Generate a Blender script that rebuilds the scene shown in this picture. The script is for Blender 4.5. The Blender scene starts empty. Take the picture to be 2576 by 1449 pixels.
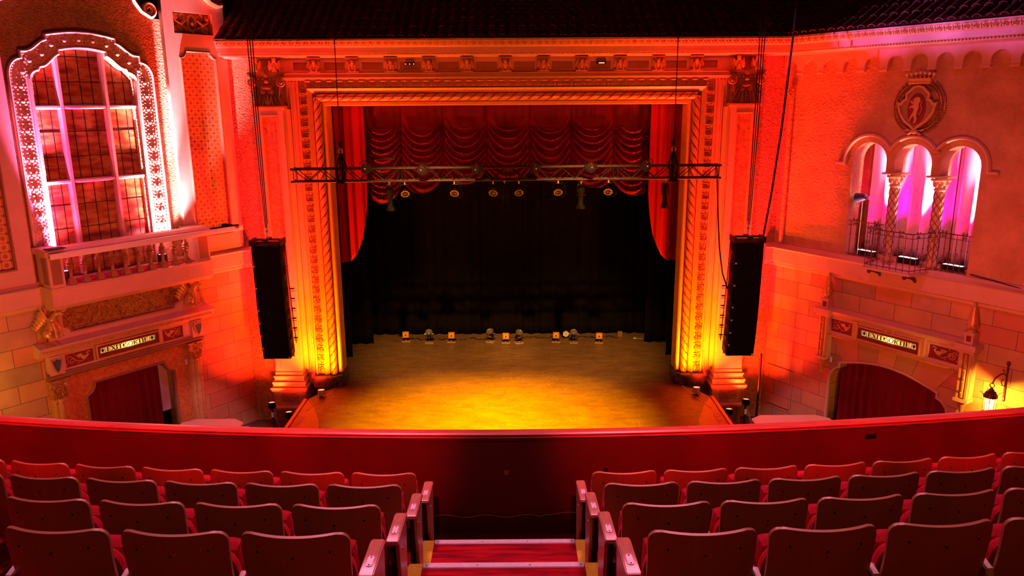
import bpy, bmesh, math, random
from math import sin, cos, pi, radians, atan2, sqrt
from mathutils import Vector, Matrix, Euler

random.seed(7)
S = bpy.context.scene
COL = S.collection

# ------------------------------------------------------------------ camera
cam_data = bpy.data.cameras.new('camera')
cam = bpy.data.objects.new('camera', cam_data)
COL.objects.link(cam)
cam_data.sensor_fit = 'HORIZONTAL'
cam_data.sensor_width = 36.0
cam_data.lens = 36.0 * 1911.2 / 2576
cam_data.clip_start = 0.05
cam_data.clip_end = 200
_yaw, _pit, _rol = radians(.11), radians(13.69), radians(-.354)
_F = Vector((sin(_yaw) * cos(_pit), cos(_yaw) * cos(_pit), -sin(_pit)))
_X = Vector((cos(_yaw), -sin(_yaw), 0))
_U = _X.cross(_F)
_X, _U = cos(_rol) * _X + sin(_rol) * _U, -sin(_rol) * _X + cos(_rol) * _U
_m = Matrix((_X, _U, -_F)).transposed().to_4x4()
_m.translation = Vector((.06, 0, 8.65))
cam.matrix_world = _m
S.camera = cam

# ------------------------------------------------------------------ view + world
S.view_settings.view_transform = 'Standard'
S.view_settings.look = 'None'
S.view_settings.exposure = 0
S.view_settings.gamma = 1
S.view_settings.use_curve_mapping = False
W = bpy.data.worlds.new('world')
S.world = W
W.use_nodes = True
W.node_tree.nodes['Background'].inputs[0].default_value = (.9, .2, .08, 1)
W.node_tree.nodes['Background'].inputs[1].default_value = .006

# ------------------------------------------------------------------ house lights
def aim(o, p, q):
    o.location = Vector(p)
    o.rotation_euler = (Vector(q) - Vector(p)).to_track_quat('-Z', 'Y').to_euler()
def area(name, p, q, size, power, colour, sy=None):
    d = bpy.data.lights.new(name, 'AREA')
    d.energy, d.color, d.size = power, colour, size
    if sy: d.shape = 'RECTANGLE'; d.size_y = sy
    o = bpy.data.objects.new(name, d); COL.objects.link(o); aim(o, p, q); return o
def spot(name, p, q, power, colour, deg=60, blend=.6, r=.06):
    d = bpy.data.lights.new(name, 'SPOT')
    d.energy, d.color, d.spot_size, d.spot_blend, d.shadow_soft_size = power, colour, radians(deg), blend, r
    o = bpy.data.objects.new(name, d); COL.objects.link(o); aim(o, p, q); return o
def point(name, p, power, colour, r=.05):
    d = bpy.data.lights.new(name, 'POINT')
    d.energy, d.color, d.shadow_soft_size = power, colour, r
    o = bpy.data.objects.new(name, d); COL.objects.link(o); o.location = p; return o

RED = (1, .007, .012)
AMB = (1, .36, .0)
PNK = (1, .24, .38)
HSE = (1, .098, .045)
# dim house lamps under the balcony edge and far back over the audience
for x in (-4.6, 4.6):
    area('house_lamp', (x, 9.2, 4.5), (x * 2.15, 16.0, 6.2), 3.5, 128, HSE, 1.2).data.spread = radians(88)
area('house_lamp', (0, -4, 14.5), (0, 6, 5), 5, 60, (1, .26, .06))
# red floods behind the audience falling on the parapet and the front row
for x in (-5.0, -3.7, -2.4, -1.2, 1.2, 2.4, 3.7, 5.0):
    spot('parapet_flood', (x * .8, -2, 14), (x, 6.12 + x * x / 56, 5.88), 7500, (1, .004, .012), 10, 1, .1)
# pink floods on the ceiling, falling on the balcony front, seat tops and lids
spot('ceiling_flood', (-2.5, 9.2, 14.6), (-1.5, 5.2, 5.5), 2600, PNK, 66, .8, .5)
spot('ceiling_flood', (2.5, 9.2, 14.6), (1.5, 5.2, 5.5), 2600, PNK, 66, .8, .5)
spot('ceiling_flood', (-3, 8, 14), (-7.3, 17.6, .9), 5200, (1, .35, .5), 11)
spot('ceiling_flood', (3, 8, 14), (7.1, 17.6, .9), 5200, (1, .35, .5), 11)
for x in (-1.5, 1.5):
    spot('ceiling_flood', (x, 10.5, 14.4), (x * 5.8, 16.8, 4.6), 750, (1, .18, .55), 44, .9, .4)
# amber stage wash
for x in (-2.4, 0, 2.4):
    spot('stage_wash', (x, 10, 12.5), (x * .6 - .3, 17.2, 1.1), 55000, AMB, 25, 1, .1)
for x in (-2, 2):
    spot('stage_back_wash', (x, 11, 12.8), (x, 22.4, 1.1), 14000, (1, .40, .08), 25, 1, .1)
# added unseen orange-red spots for the stage-floor bounce on the arch head
for x in (-2.6, 2.6):
    spot('arch_bounce_fill', (x, 9.6, 4.6), (x * .8, 20, 8.95), 2300, (1, .09, .02), 34, 1, .4)

# ------------------------------------------------------------------ materials
MATS = {}
def _new(name):
    m = bpy.data.materials.new(name); m.use_nodes = True
    return m, m.node_tree.nodes, m.node_tree.links, m.node_tree.nodes['Principled BSDF']
def mat(name, c, rough=.6, metal=0, c2=None, scale=3, bump=0, bscale=None, spec=.5, detail=5, stretch=None, sheen=0, bdist=.02):
    m, N, L, P = _new(name)
    P.inputs['Base Color'].default_value = (*c, 1)
    P.inputs['Roughness'].default_value = rough
    P.inputs['Metallic'].default_value = metal
    P.inputs['Specular IOR Level'].default_value = spec
    if sheen:
        P.inputs['Sheen Weight'].default_value = sheen
        P.inputs['Sheen Tint'].default_value = (*[min(1, x * 2.2) for x in c], 1)
    if c2 or bump:
        tc = N.new('ShaderNodeTexCoord'); mp = N.new('ShaderNodeMapping')
        L.new(tc.outputs['Object'], mp.inputs['Vector'])
        if stretch: mp.inputs['Scale'].default_value = stretch
    if c2:
        n = N.new('ShaderNodeTexNoise'); n.inputs['Scale'].default_value = scale
        n.inputs['Detail'].default_value = detail; n.inputs['Roughness'].default_value = .65
        L.new(mp.outputs[0], n.inputs['Vector'])
        r = N.new('ShaderNodeValToRGB')
        r.color_ramp.elements[0].position = .36; r.color_ramp.elements[1].position = .66
        r.color_ramp.elements[0].color = (*c, 1); r.color_ramp.elements[1].color = (*c2, 1)
        L.new(n.outputs[0], r.inputs[0]); L.new(r.outputs[0], P.inputs['Base Color'])
    if bump:
        b = N.new('ShaderNodeBump'); b.inputs['Strength'].default_value = bump
        b.inputs['Distance'].default_value = bdist
        n2 = N.new('ShaderNodeTexNoise'); n2.inputs['Scale'].default_value = bscale or scale
        n2.inputs['Detail'].default_value = 4
        L.new(mp.outputs[0], n2.inputs['Vector'])
        L.new(n2.outputs[0], b.inputs['Height']); L.new(b.outputs[0], P.inputs['Normal'])
    MATS[name] = m
    return m
def emit(name, c, s):
    m, N, L, P = _new(name)
    P.inputs['Base Color'].default_value = (*c, 1)
    P.inputs['Emission Color'].default_value = (*c, 1)
    P.inputs['Emission Strength'].default_value = s
    MATS[name] = m; return m
def xz(N, L, sx=1, sz=1):
    tc = N.new('ShaderNodeTexCoord'); sp = N.new('ShaderNodeSeparateXYZ'); cb = N.new('ShaderNodeCombineXYZ')
    L.new(tc.outputs['Object'], sp.inputs[0])
    L.new(sp.outputs['X'], cb.inputs['X']); L.new(sp.outputs['Z'], cb.inputs['Y'])
    mp = N.new('ShaderNodeMapping'); mp.inputs['Scale'].default_value = (sx, sz, 1)
    L.new(cb.outputs[0], mp.inputs['Vector'])
    return mp.outputs[0], tc
def ramp(N, stops, const=False):
    r = N.new('ShaderNodeValToRGB')
    if const: r.color_ramp.interpolation = 'CONSTANT'
    e = r.color_ramp.elements
    e[0].position, e[0].color = stops[0][0], (*stops[0][1], 1)
    e[1].position, e[1].color = stops[-1][0], (*stops[-1][1], 1)
    for p, c in stops[1:-1]:
        x = e.new(p); x.color = (*c, 1)
    return r
def block_mat():
    m, N, L, P = _new('painted_stone_blocks')
    v, tc = xz(N, L)
    b = N.new('ShaderNodeTexBrick'); b.offset = .42; b.squash = 1.0
    for k, val in (('Scale', 1), ('Mortar Size', .006), ('Mortar Smooth', .2), ('Bias', 0), ('Brick Width', .88), ('Row Height', .405)):
        b.inputs[k].default_value = val
    b.inputs['Color1'].default_value = (0, 0, 0, 1); b.inputs['Color2'].default_value = (1, 1, 1, 1); b.inputs['Mortar'].default_value = (.5, .5, .5, 1)
    L.new(v, b.inputs['Vector'])
    r = ramp(N, [(0, (.62, .30, .13)), (.22, (.60, .36, .15)), (.42, (.52, .34, .20)), (.58, (.60, .25, .12)), (.74, (.56, .38, .16)), (.9, (.40, .30, .15))], True)
    L.new(b.outputs['Color'], r.inputs[0])
    n = N.new('ShaderNodeTexNoise'); n.inputs['Scale'].default_value = 2.2; n.inputs['Detail'].default_value = 6
    L.new(tc.outputs['Object'], n.inputs['Vector'])
    mx = N.new('ShaderNodeMix'); mx.data_type = 'RGBA'; mx.blend_type = 'MULTIPLY'; mx.inputs[0].default_value = .45
    rr = ramp(N, [(.3, (.6, .6, .6)), (.7, (1.1, 1.1, 1.1))]); L.new(n.outputs[0], rr.inputs[0])
    L.new(r.outputs[0], mx.inputs[6]); L.new(rr.outputs[0], mx.inputs[7])
    mo = N.new('ShaderNodeMix'); mo.data_type = 'RGBA'
    L.new(b.outputs['Fac'], mo.inputs[0]); L.new(mx.outputs[2], mo.inputs[6]); mo.inputs[7].default_value = (.12, .06, .03, 1)
    L.new(mo.outputs[2], P.inputs['Base Color']); P.inputs['Roughness'].default_value = .7
    bp = N.new('ShaderNodeBump'); bp.inputs['Strength'].default_value = .4; bp.inputs['Distance'].default_value = .01; bp.invert = True
    L.new(b.outputs['Fac'], bp.inputs['Height']); L.new(bp.outputs[0], P.inputs['Normal'])
    MATS['blocks'] = m
def marble_mat(name, a, b_, c, scale=1.6):
    m, N, L, P = _new(name)
    tc = N.new('ShaderNodeTexCoord')
    n = N.new('ShaderNodeTexNoise'); n.inputs['Scale'].default_value = scale; n.inputs['Detail'].default_value = 8; n.inputs['Distortion'].default_value = 2.5
    L.new(tc.outputs['Object'], n.inputs['Vector'])
    r = ramp(N, [(.34, c), (.43, b_), (.48, a), (.53, b_), (.58, c), (.66, a)])
    L.new(n.outputs[0], r.inputs[0]); L.new(r.outputs[0], P.inputs['Base Color'])
    P.inputs['Roughness'].default_value = .28
    MATS[name] = m
def tile_mat():
    # square encaustic tiles with clipped corners and a stamped rosette
    m, N, L, P = _new('patterned_tiles')
    v, tc = xz(N, L, 1 / .185, 1 / .185)
    def math_(op, a, b=None):
        x = N.new('ShaderNodeMath'); x.operation = op
        for i, k in enumerate((a, b)):
            if k is None: continue
            if isinstance(k, (int, float)): x.inputs[i].default_value = k
            else: L.new(k, x.inputs[i])
        return x.outputs[0]
    sp = N.new('ShaderNodeSeparateXYZ'); L.new(v, sp.inputs[0])
    u = math_('SUBTRACT', math_('FRACT', sp.outputs['X']), .5); w = math_('SUBTRACT', math_('FRACT', sp.outputs['Y']), .5)
    au, aw = math_('ABSOLUTE', u), math_('ABSOLUTE', w)
    corner = math_('GREATER_THAN', math_('ADD', au, aw), .80)
    edge = math_('GREATER_THAN', math_('MAXIMUM', au, aw), .47)
    rad = math_('SQRT', math_('ADD', math_('MULTIPLY', u, u), math_('MULTIPLY', w, w)))
    ang = math_('ARCTAN2', u, w)
    # petal count differs from tile to tile
    wn = N.new('ShaderNodeTexWhiteNoise'); wn.noise_dimensions = '2D'
    fl = N.new('ShaderNodeVectorMath'); fl.operation = 'FLOOR'; L.new(v, fl.inputs[0]); L.new(fl.outputs[0], wn.inputs['Vector'])
    k = math_('ADD', math_('MULTIPLY', math_('FLOOR', math_('MULTIPLY', wn.outputs['Value'], 3)), 2), 2)
    pet = math_('ABSOLUTE', math_('COSINE', math_('MULTIPLY', ang, k)))
    ros = math_('MULTIPLY', math_('LESS_THAN', rad, math_('MULTIPLY', pet, .30)), math_('GREATER_THAN', rad, .05))
    dark = math_('MAXIMUM', math_('MAXIMUM', corner, edge), ros)
    mx = N.new('ShaderNodeMix'); mx.data_type = 'RGBA'; L.new(dark, mx.inputs[0])
    n = N.new('ShaderNodeTexNoise'); n.inputs['Scale'].default_value = 3; L.new(tc.outputs['Object'], n.inputs['Vector'])
    r = ramp(N, [(.3, (.62, .30, .09)), (.7, (.75, .42, .14))]); L.new(n.outputs[0], r.inputs[0]); L.new(r.outputs[0], mx.inputs[6])
    mx.inputs[7].default_value = (.22, .09, .04, 1)
    L.new(mx.outputs[2], P.inputs['Base Color']); P.inputs['Roughness'].default_value = .4
    MATS['tiles'] = m
def stage_mat():
    m, N, L, P = _new('scuffed_stage_boards')
    tc = N.new('ShaderNodeTexCoord')
    def noise(sc, st, d=6, dist=0):
        mp = N.new('ShaderNodeMapping'); mp.inputs['Scale'].default_value = st; L.new(tc.outputs['Object'], mp.inputs['Vector'])
        n = N.new('ShaderNodeTexNoise'); n.inputs['Scale'].default_value = sc; n.inputs['Detail'].default_value = d; n.inputs['Distortion'].default_value = dist
        L.new(mp.outputs[0], n.inputs['Vector']); return n.outputs[0]
    base = ramp(N, [(.3, (.12, .07, .035)), (.7, (.20, .125, .06))]); L.new(noise(2.2, (1, 3, 1)), base.inputs[0])
    s1 = ramp(N, [(.485, (0, 0, 0)), (.5, (1, 1, 1)), (.515, (0, 0, 0))]); L.new(noise(1.7, (1, 1.6, 1), 5, 1.6), s1.inputs[0])
    s2 = ramp(N, [(.60, (0, 0, 0)), (.72, (1, 1, 1))]); L.new(noise(9, (1.2, 9, 1), 4), s2.inputs[0])
    ad = N.new('ShaderNodeMix'); ad.data_type = 'RGBA'; ad.blend_type = 'LIGHTEN'; ad.inputs[0].default_value = 1
    L.new(s1.outputs[0], ad.inputs[6]); L.new(s2.outputs[0], ad.inputs[7])
    mx = N.new('ShaderNodeMix'); mx.data_type = 'RGBA'
    ml = N.new('ShaderNodeMath'); ml.operation = 'MULTIPLY'; ml.inputs[1].default_value = .5
    L.new(ad.outputs[2], ml.inputs[0]); L.new(ml.outputs[0], mx.inputs[0])
    L.new(base.outputs[0], mx.inputs[6]); mx.inputs[7].default_value = (.34, .24, .13, 1)
    L.new(mx.outputs[2], P.inputs['Base Color']); P.inputs['Roughness'].default_value = .5
    P.inputs['Specular IOR Level'].default_value = .25
    MATS['stage'] = m
def glass_mat():
    # mottled amber leaded glass seen by reflected light
    m, N, L, P = _new('amber_leaded_glass')
    v, tc = xz(N, L)
    n = N.new('ShaderNodeTexNoise'); n.inputs['Scale'].default_value = 2.4; n.inputs['Detail'].default_value = 6
    mp = N.new('ShaderNodeMapping'); mp.inputs['Scale'].default_value = (1, 1, 3.2); L.new(tc.outputs['Object'], mp.inputs['Vector']); L.new(mp.outputs[0], n.inputs['Vector'])
    r = ramp(N, [(.28, (.17, .025, .02)), (.45, (.30, .065, .02)), (.58, (.42, .17, .04)), (.72, (.19, .04, .03))])
    L.new(n.outputs[0], r.inputs[0]); L.new(r.outputs[0], P.inputs['Base Color'])
    P.inputs['Roughness'].default_value = .22
    b = N.new('ShaderNodeBump'); b.inputs['Strength'].default_value = .35; b.inputs['Distance'].default_value = .02
    n2 = N.new('ShaderNodeTexNoise'); n2.inputs['Scale'].default_value = 5; L.new(tc.outputs['Object'], n2.inputs['Vector'])
    L.new(n2.outputs[0], b.inputs['Height']); L.new(b.outputs[0], P.inputs['Normal'])
    MATS['amber_glass'] = m
def wood_mat(name, a, b_, rough=.35, along=(1, 1, 1), scale=2):
    m, N, L, P = _new(name)
    tc = N.new('ShaderNodeTexCoord'); mp = N.new('ShaderNodeMapping'); mp.inputs['Scale'].default_value = along
    L.new(tc.outputs['Object'], mp.inputs['Vector'])
    n = N.new('ShaderNodeTexNoise'); n.inputs['Scale'].default_value = scale; n.inputs['Detail'].default_value = 7; n.inputs['Distortion'].default_value = .8
    L.new(mp.outputs[0], n.inputs['Vector'])
    r = ramp(N, [(.3, a), (.5, b_), (.62, a), (.75, b_)]); L.new(n.outputs[0], r.inputs[0]); L.new(r.outputs[0], P.inputs['Base Color'])
    P.inputs['Roughness'].default_value = rough
    MATS[name] = m

mat('plaster', (.46, .25, .12), .85, 0, (.62, .37, .19), 1.6, .9, 16, .2, bdist=.04)
mat('plaster_rough', (.48, .25, .11), .85, 0, (.66, .42, .2), 9, 1.0, 22, .25, bdist=.09)
mat('cream_trim', (.60, .40, .28), .55, 0, (.66, .45, .32), 4)
mat('brown_trim', (.26, .14, .07), .5, 0, (.32, .18, .09), 4)
mat('gilt', (.62, .38, .13), .38, .35, (.50, .28, .08), 14)
mat('gold_paint', (.70, .44, .16), .42, .1, (.60, .36, .12), 8)
mat('pale_gilt', (.74, .50, .34), .35, .15, (.60, .38, .22), 14)
mat('dark_gilt', (.30, .17, .07), .32, .3, (.45, .26, .09), 18)
mat('crimson_field', (.22, .015, .015), .6)
mat('rust_plaster', (.46, .15, .03), .8, 0, (.70, .30, .07), 14, .2, 30)
mat('dark_marble', (.015, .014, .012), .18, 0, (.16, .13, .09), 6)
mat('roof_tile', (.26, .10, .08), .75, 0, (.14, .05, .045), 2, .3, 30, .2)
mat('red_velvet', (.24, .003, .022), .75, 0, None, sheen=.25, spec=.2)
mat('red_satin', (.15, .0015, .013), .42, 0, None, sheen=.1, spec=.22)
mat('seat_velvet', (.42, .012, .03), .9, 0, (.32, .008, .02), 40, spec=.1, sheen=.3)
mat('black_cloth', (.006, .005, .005), .95, 0, (.010, .008, .008), 3, spec=.05)
mat('door_curtain', (.20, .008, .016), .8, 0, None, sheen=.2, spec=.1)
mat('black_metal', (.009, .008, .009), .45, .2)
mat('black_box', (.005, .004, .005), .7, 0, None, spec=.2)
mat('truss_metal', (.05, .04, .05), .42, .6)
mat('steel', (.60, .60, .62), .32, .9)
mat('aluminium_strip', (.72, .68, .74), .4, .2, (.62, .58, .64), 30)
mat('white_plastic', (.75, .72, .68), .5)
mat('lens_glass', (.06, .05, .09), .12, .4)
mat('amber_gel', (.75, .28, .03), .3)
mat('blue_tape', (.25, .40, .55), .5)
mat('orange_tape', (.8, .16, .03), .6)
mat('plywood', (.62, .46, .34), .6, 0, (.54, .38, .27), 5, stretch=(1, 6, 1))
mat('raw_wood', (.45, .30, .17), .7, 0, (.36, .22, .12), 5, stretch=(1, 6, 1))
mat('carpet_red', (.42, .01, .022), .98, 0, (.20, .006, .014), 3.5, .3, 140, .05, stretch=(.5, 4, 4))
mat('carpet_gold', (.78, .66, .06), .9, 0, (.66, .52, .04), 60, .5, 120, .1)
mat('parapet_paint', (.13, .014, .016), .6, 0, (.10, .016, .012), 2.5, .1, 30)
mat('dark_skirting', (.055, .012, .012), .6)
mat('concrete_dark', (.10, .05, .045), .9)
mat('number_plate', (.86, .82, .92), .4, .15)
mat('iron', (.10, .045, .03), .5, .5, (.16, .07, .04), 12)
mat('blue_shield', (.05, .07, .17), .3, 0, (.10, .12, .24), 9)
mat('dark_ceiling', (.018, .012, .012), .9)
mat('blue_wall', (.05, .08, .13), .8)
mat('sign_ink', (.06, .035, .02), .6)
mat('purple_lens', (.10, .07, .22), .2, .2)
mat('cable', (.012, .012, .014), .5)
mat('grey_cable', (.45, .40, .40), .5)
mat('curtain_pale', (.55, .05, .16), .6, 0, None, sheen=.1)
block_mat(); tile_mat(); stage_mat(); glass_mat()
marble_mat('red_marble', (.60, .30, .15), (.50, .20, .09), (.34, .12, .055), 2.6)
marble_mat('breccia_marble', (.42, .24, .10), (.30, .13, .05), (.12, .04, .018), 4.6)
wood_mat('seat_plywood', (.36, .175, .07), (.40, .20, .085), .42, (3, 3, .8), 2.5)
wood_mat('arm_wood', (.42, .17, .11), (.52, .23, .15), .3, (6, .8, 1), 5)
wood_mat('rail_wood', (.34, .07, .045), (.46, .11, .07), .28, (.6, 5, 5), 3)
emit('lamp_red', (1, .075, .03), 9)
emit('lamp_white', (1, .72, .88), 5)
emit('lamp_warm', (1, .62, .22), 14)
M = MATS

# ------------------------------------------------------------------ mesh tools
class MB:
    def __init__(self): self.bm = bmesh.new()
    def _add(self, vs, fs):
        v = [self.bm.verts.new(p) for p in vs]
        out = []
        for f in fs:
            try: out.append(self.bm.faces.new([v[i] for i in f]))
            except ValueError: pass
        return v, out
    def bx(self, x0, x1, y0, y1, z0, z1, bev=0):
        p = [(x0, y0, z0), (x1, y0, z0), (x1, y1, z0), (x0, y1, z0), (x0, y0, z1), (x1, y0, z1), (x1, y1, z1), (x0, y1, z1)]
        v, f = self._add(p, [(0, 3, 2, 1), (4, 5, 6, 7), (0, 1, 5, 4), (1, 2, 6, 5), (2, 3, 7, 6), (3, 0, 4, 7)])
        if bev:
            es = list({e for q in f for e in q.edges})
            bmesh.ops.bevel(self.bm, geom=es, offset=bev, segments=2, profile=.6, affect='EDGES')
        return self
    def box(self, c, s, rot=None, bev=0):
        prev = set(self.bm.verts)
        self.bx(-s[0] / 2, s[0] / 2, -s[1] / 2, s[1] / 2, -s[2] / 2, s[2] / 2, bev)
        m = Matrix.Translation(Vector(c)) @ (Euler(rot).to_matrix().to_4x4() if rot else Matrix.Identity(4))
        for v in self.bm.verts:
            if v not in prev: v.co = m @ v.co
        return self
    def tube(self, pts, r, n=8, closed=False, cap=True):
        pts = [Vector(p) for p in pts]; k = len(pts)
        rs = r if isinstance(r, (list, tuple)) else [r] * k
        rings = []; up = None
        for i, p in enumerate(pts):
            a = pts[(i - 1) % k] if (closed or i > 0) else p
            b = pts[(i + 1) % k] if (closed or i < k - 1) else p
            t = (b - a).normalized() if (b - a).length > 1e-9 else Vector((0, 0, 1))
            if up is None:
                up = Vector((0, 0, 1)) if abs(t.z) < .9 else Vector((1, 0, 0))
            s = t.cross(up)
            if s.length < 1e-6: s = t.orthogonal()
            s.normalize(); up = s.cross(t).normalized()
            rings.append([self.bm.verts.new(p + rs[i] * (cos(2 * pi * j / n) * s + sin(2 * pi * j / n) * up)) for j in range(n)])
        for i in range(k if closed else k - 1):
            a, b = rings[i], rings[(i + 1) % k]
            for j in range(n):
                self.bm.faces.new((a[j], a[(j + 1) % n], b[(j + 1) % n], b[j]))
        if cap and not closed:
            self.bm.faces.new(rings[0][::-1]); self.bm.faces.new(rings[-1])
        return self
    def cyl(self, a, b, r, r2=None, n=16):
        return self.tube([a, b], [r, r if r2 is None else r2], n)
    def lathe(self, prof, c=(0, 0, 0), n=20, axis='Z', sx=1, sy=1):
        c = Vector(c); rings = []
        def P(r, h, a):
            x, y = r * cos(a) * sx, r * sin(a) * sy
            if axis == 'Z': return c + Vector((x, y, h))
            if axis == 'Y': return c + Vector((x, h, y))
            return c + Vector((h, x, y))
        for r, h in prof:
            rings.append([self.bm.verts.new(P(max(r, 1e-4), h, 2 * pi * j / n)) for j in range(n)])
        for a, b in zip(rings, rings[1:]):
            for j in range(n): self.bm.faces.new((a[j], a[(j + 1) % n], b[(j + 1) % n], b[j]))
        self.bm.faces.new(rings[0][::-1]); self.bm.faces.new(rings[-1])
        return self
    def ball(self, c, r, n=10, rot=None):
        s = r if isinstance(r, (tuple, list)) else (r, r, r)
        q = Euler(rot).to_matrix() if rot else None; c = Vector(c); nv = max(4, n * 2 // 3)
        vs = [Vector((0, 0, s[2]))]
        for i in range(1, nv):
            a = pi * i / nv
            for k in range(n):
                b = 2 * pi * k / n; vs.append(Vector((s[0] * sin(a) * cos(b), s[1] * sin(a) * sin(b), s[2] * cos(a))))
        vs.append(Vector((0, 0, -s[2])))
        if q: vs = [q @ v for v in vs]
        fs = [(0, 1 + k, 1 + (k + 1) % n) for k in range(n)]
        for i in range(nv - 2):
            for k in range(n):
                a, b = 1 + i * n + k, 1 + i * n + (k + 1) % n
                fs.append((a, a + n, b + n, b))
        e = len(vs) - 1; o = 1 + (nv - 2) * n
        fs += [(e, o + (k + 1) % n, o + k) for k in range(n)]
        self._add([v + c for v in vs], fs)
        return self
    def data(self):
        self.bm.verts.index_update()
        return [v.co.copy() for v in self.bm.verts], [tuple(v.index for v in f.verts) for f in self.bm.faces]
    def rep(self, unit, place):
        self._add([place(c) for c in unit[0]], unit[1]); return self
    def prism(self, poly, y0, y1):            # polygon in x,z pushed along y
        k = len(poly)
        vs = [(x, y0, z) for x, z in poly] + [(x, y1, z) for x, z in poly]
        fs = [tuple(range(k)), tuple(range(2 * k - 1, k - 1, -1))] + [(i, i + k, (i + 1) % k + k, (i + 1) % k) for i in range(k)]
        self._add(vs, fs); return self
    def extr(self, prof, x0, x1):             # profile in y,z pushed along x
        k = len(prof)
        vs = [(x0, y, z) for y, z in prof] + [(x1, y, z) for y, z in prof]
        fs = [tuple(range(k)), tuple(range(2 * k - 1, k - 1, -1))] + [(i, i + k, (i + 1) % k + k, (i + 1) % k) for i in range(k)]
        self._add(vs, fs); return self
    def extz(self, prof, z0, z1):             # profile in x,y pushed along z
        k = len(prof)
        vs = [(x, y, z0) for x, y in prof] + [(x, y, z1) for x, y in prof]
        fs = [tuple(range(k)), tuple(range(2 * k - 1, k - 1, -1))] + [(i, i + k, (i + 1) % k + k, (i + 1) % k) for i in range(k)]
        self._add(vs, fs); return self
    def grid(self, f, nu, nv):
        vs = [[self.bm.verts.new(f(i / nu, j / nv)) for j in range(nv + 1)] for i in range(nu + 1)]
        for i in range(nu):
            for j in range(nv): self.bm.faces.new((vs[i][j], vs[i + 1][j], vs[i + 1][j + 1], vs[i][j + 1]))
        return self
    def sweep(self, prof, path, closed=False, flip=False):
        # profile (a: away from the path's left, b: along y toward the room) along a path in x,z
        k = len(path); P = [Vector((p[0], p[1])) for p in path]; rings = []
        for i in range(k):
            a = P[(i - 1) % k] if (closed or i > 0) else None
            b = P[(i + 1) % k] if (closed or i < k - 1) else None
            d1 = (P[i] - a).normalized() if a is not None else None
            d2 = (b - P[i]).normalized() if b is not None else None
            if d1 is None: d1 = d2
            if d2 is None: d2 = d1
            n1, n2 = Vector((-d1.y, d1.x)), Vector((-d2.y, d2.x))
            n = (n1 + n2); 
            if n.length < 1e-6: n = n1
            n.normalize(); sc = 1 / max(.45, n.dot(n1))
            rings.append([self.bm.verts.new((P[i].x + n.x * q * sc, w, P[i].y + n.y * q * sc)) for q, w in prof])
        m = len(prof)
        for i in range(k if closed else k - 1):
            a, b = rings[i], rings[(i + 1) % k]
            for j in range(m): self.bm.faces.new((a[j], a[(j + 1) % m], b[(j + 1) % m], b[j]))
        if not closed:
            self.bm.faces.new(rings[0]); self.bm.faces.new(rings[-1][::-1])
        return self
    def build(self, name, m, parent=None, smooth=True, loc=None, recalc=True):
        if recalc: bmesh.ops.recalc_face_normals(self.bm, faces=self.bm.faces)
        me = bpy.data.meshes.new(name); self.bm.to_mesh(me); self.bm.free()
        if smooth: me.polygons.foreach_set('use_smooth', [True] * len(me.polygons)); me.set_sharp_from_angle(angle=radians(38))
        o = bpy.data.objects.new(name, me); COL.objects.link(o)
        if m is not None: me.materials.append(M[m] if isinstance(m, str) else m)
        if parent: o.parent = parent
        if loc is not None: o.location = loc
        return o
def plate(name, outer, holes, y0, y1, m, parent=None):
    # a flat plate in x,z with holes, from y0 to y1
    cu = bpy.data.curves.new(name, 'CURVE'); cu.dimensions = '2D'; cu.fill_mode = 'BOTH'; cu.extrude = abs(y1 - y0) / 2
    for pl in [outer] + list(holes):
        s = cu.splines.new('POLY'); s.points.add(len(pl) - 1)
        for p, (x, z) in zip(s.points, pl): p.co = (x, z, 0, 1)
        s.use_cyclic_u = True
    t = bpy.data.objects.new('t', cu); COL.objects.link(t)
    dg = bpy.context.evaluated_depsgraph_get(); dg.update()
    me = bpy.data.meshes.new_from_object(t.evaluated_get(dg))
    bpy.data.objects.remove(t); bpy.data.curves.remove(cu)
    yc = (y0 + y1) / 2
    for v in me.vertices: v.co = Vector((v.co.x, yc - v.co.z, v.co.y))
    me.name = name; me.materials.clear(); me.materials.append(M[m] if isinstance(m, str) else m)
    o = bpy.data.objects.new(name, me); COL.objects.link(o)
    if parent: o.parent = parent
    return o
def tag(o, label=None, cat=None, group=None, kind=None):
    if label: o['label'] = label
    if cat: o['category'] = cat
    if group: o['group'] = group
    if kind: o['kind'] = kind
    return o
def thing(name, label, cat, loc=(0, 0, 0), rz=0, group=None, mw=None):
    o = bpy.data.objects.new(name, None); COL.objects.link(o); o.empty_display_size = .1
    o.location = loc; o.rotation_euler = (0, 0, rz)
    if mw is not None: o.matrix_world = mw @ Matrix.Translation(Vector(loc)) @ Matrix.Rotation(rz, 4, 'Z')
    return tag(o, label, cat, group)
def struct(o, label=None, cat=None): return tag(o, label, cat, None, 'structure')
KIDS = {}
def copy_tree(o, parent=None):
    c = o.copy(); COL.objects.link(c)
    if parent: c.parent = parent
    for ch in [x for x in ALLKIDS(o)]: copy_tree(ch, c)
    return c
def ALLKIDS(o): return list(o.children)
def arc(cx, cz, r, a0, a1, n=16, rz=None):
    rz = rz or r
    return [(cx + r * cos(radians(a0 + (a1 - a0) * i / n)), cz + rz * sin(radians(a0 + (a1 - a0) * i / n))) for i in range(n + 1)]
TL, TR = radians(35.5), radians(32.5)
# wall frames: local x runs along the wall, y into the room (left wall: x = distance from the stage corner; right wall: x = minus that)
WL = Matrix.Translation((-7.1, 20, 0)) @ Matrix.Rotation(atan2(-cos(TL), -sin(TL)), 4, 'Z')
WR = Matrix.Translation((7.1, 20, 0)) @ Matrix.Rotation(atan2(cos(TR), -sin(TR)), 4, 'Z')
def onwall(o, Wm): o.matrix_world = Wm; return o
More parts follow.
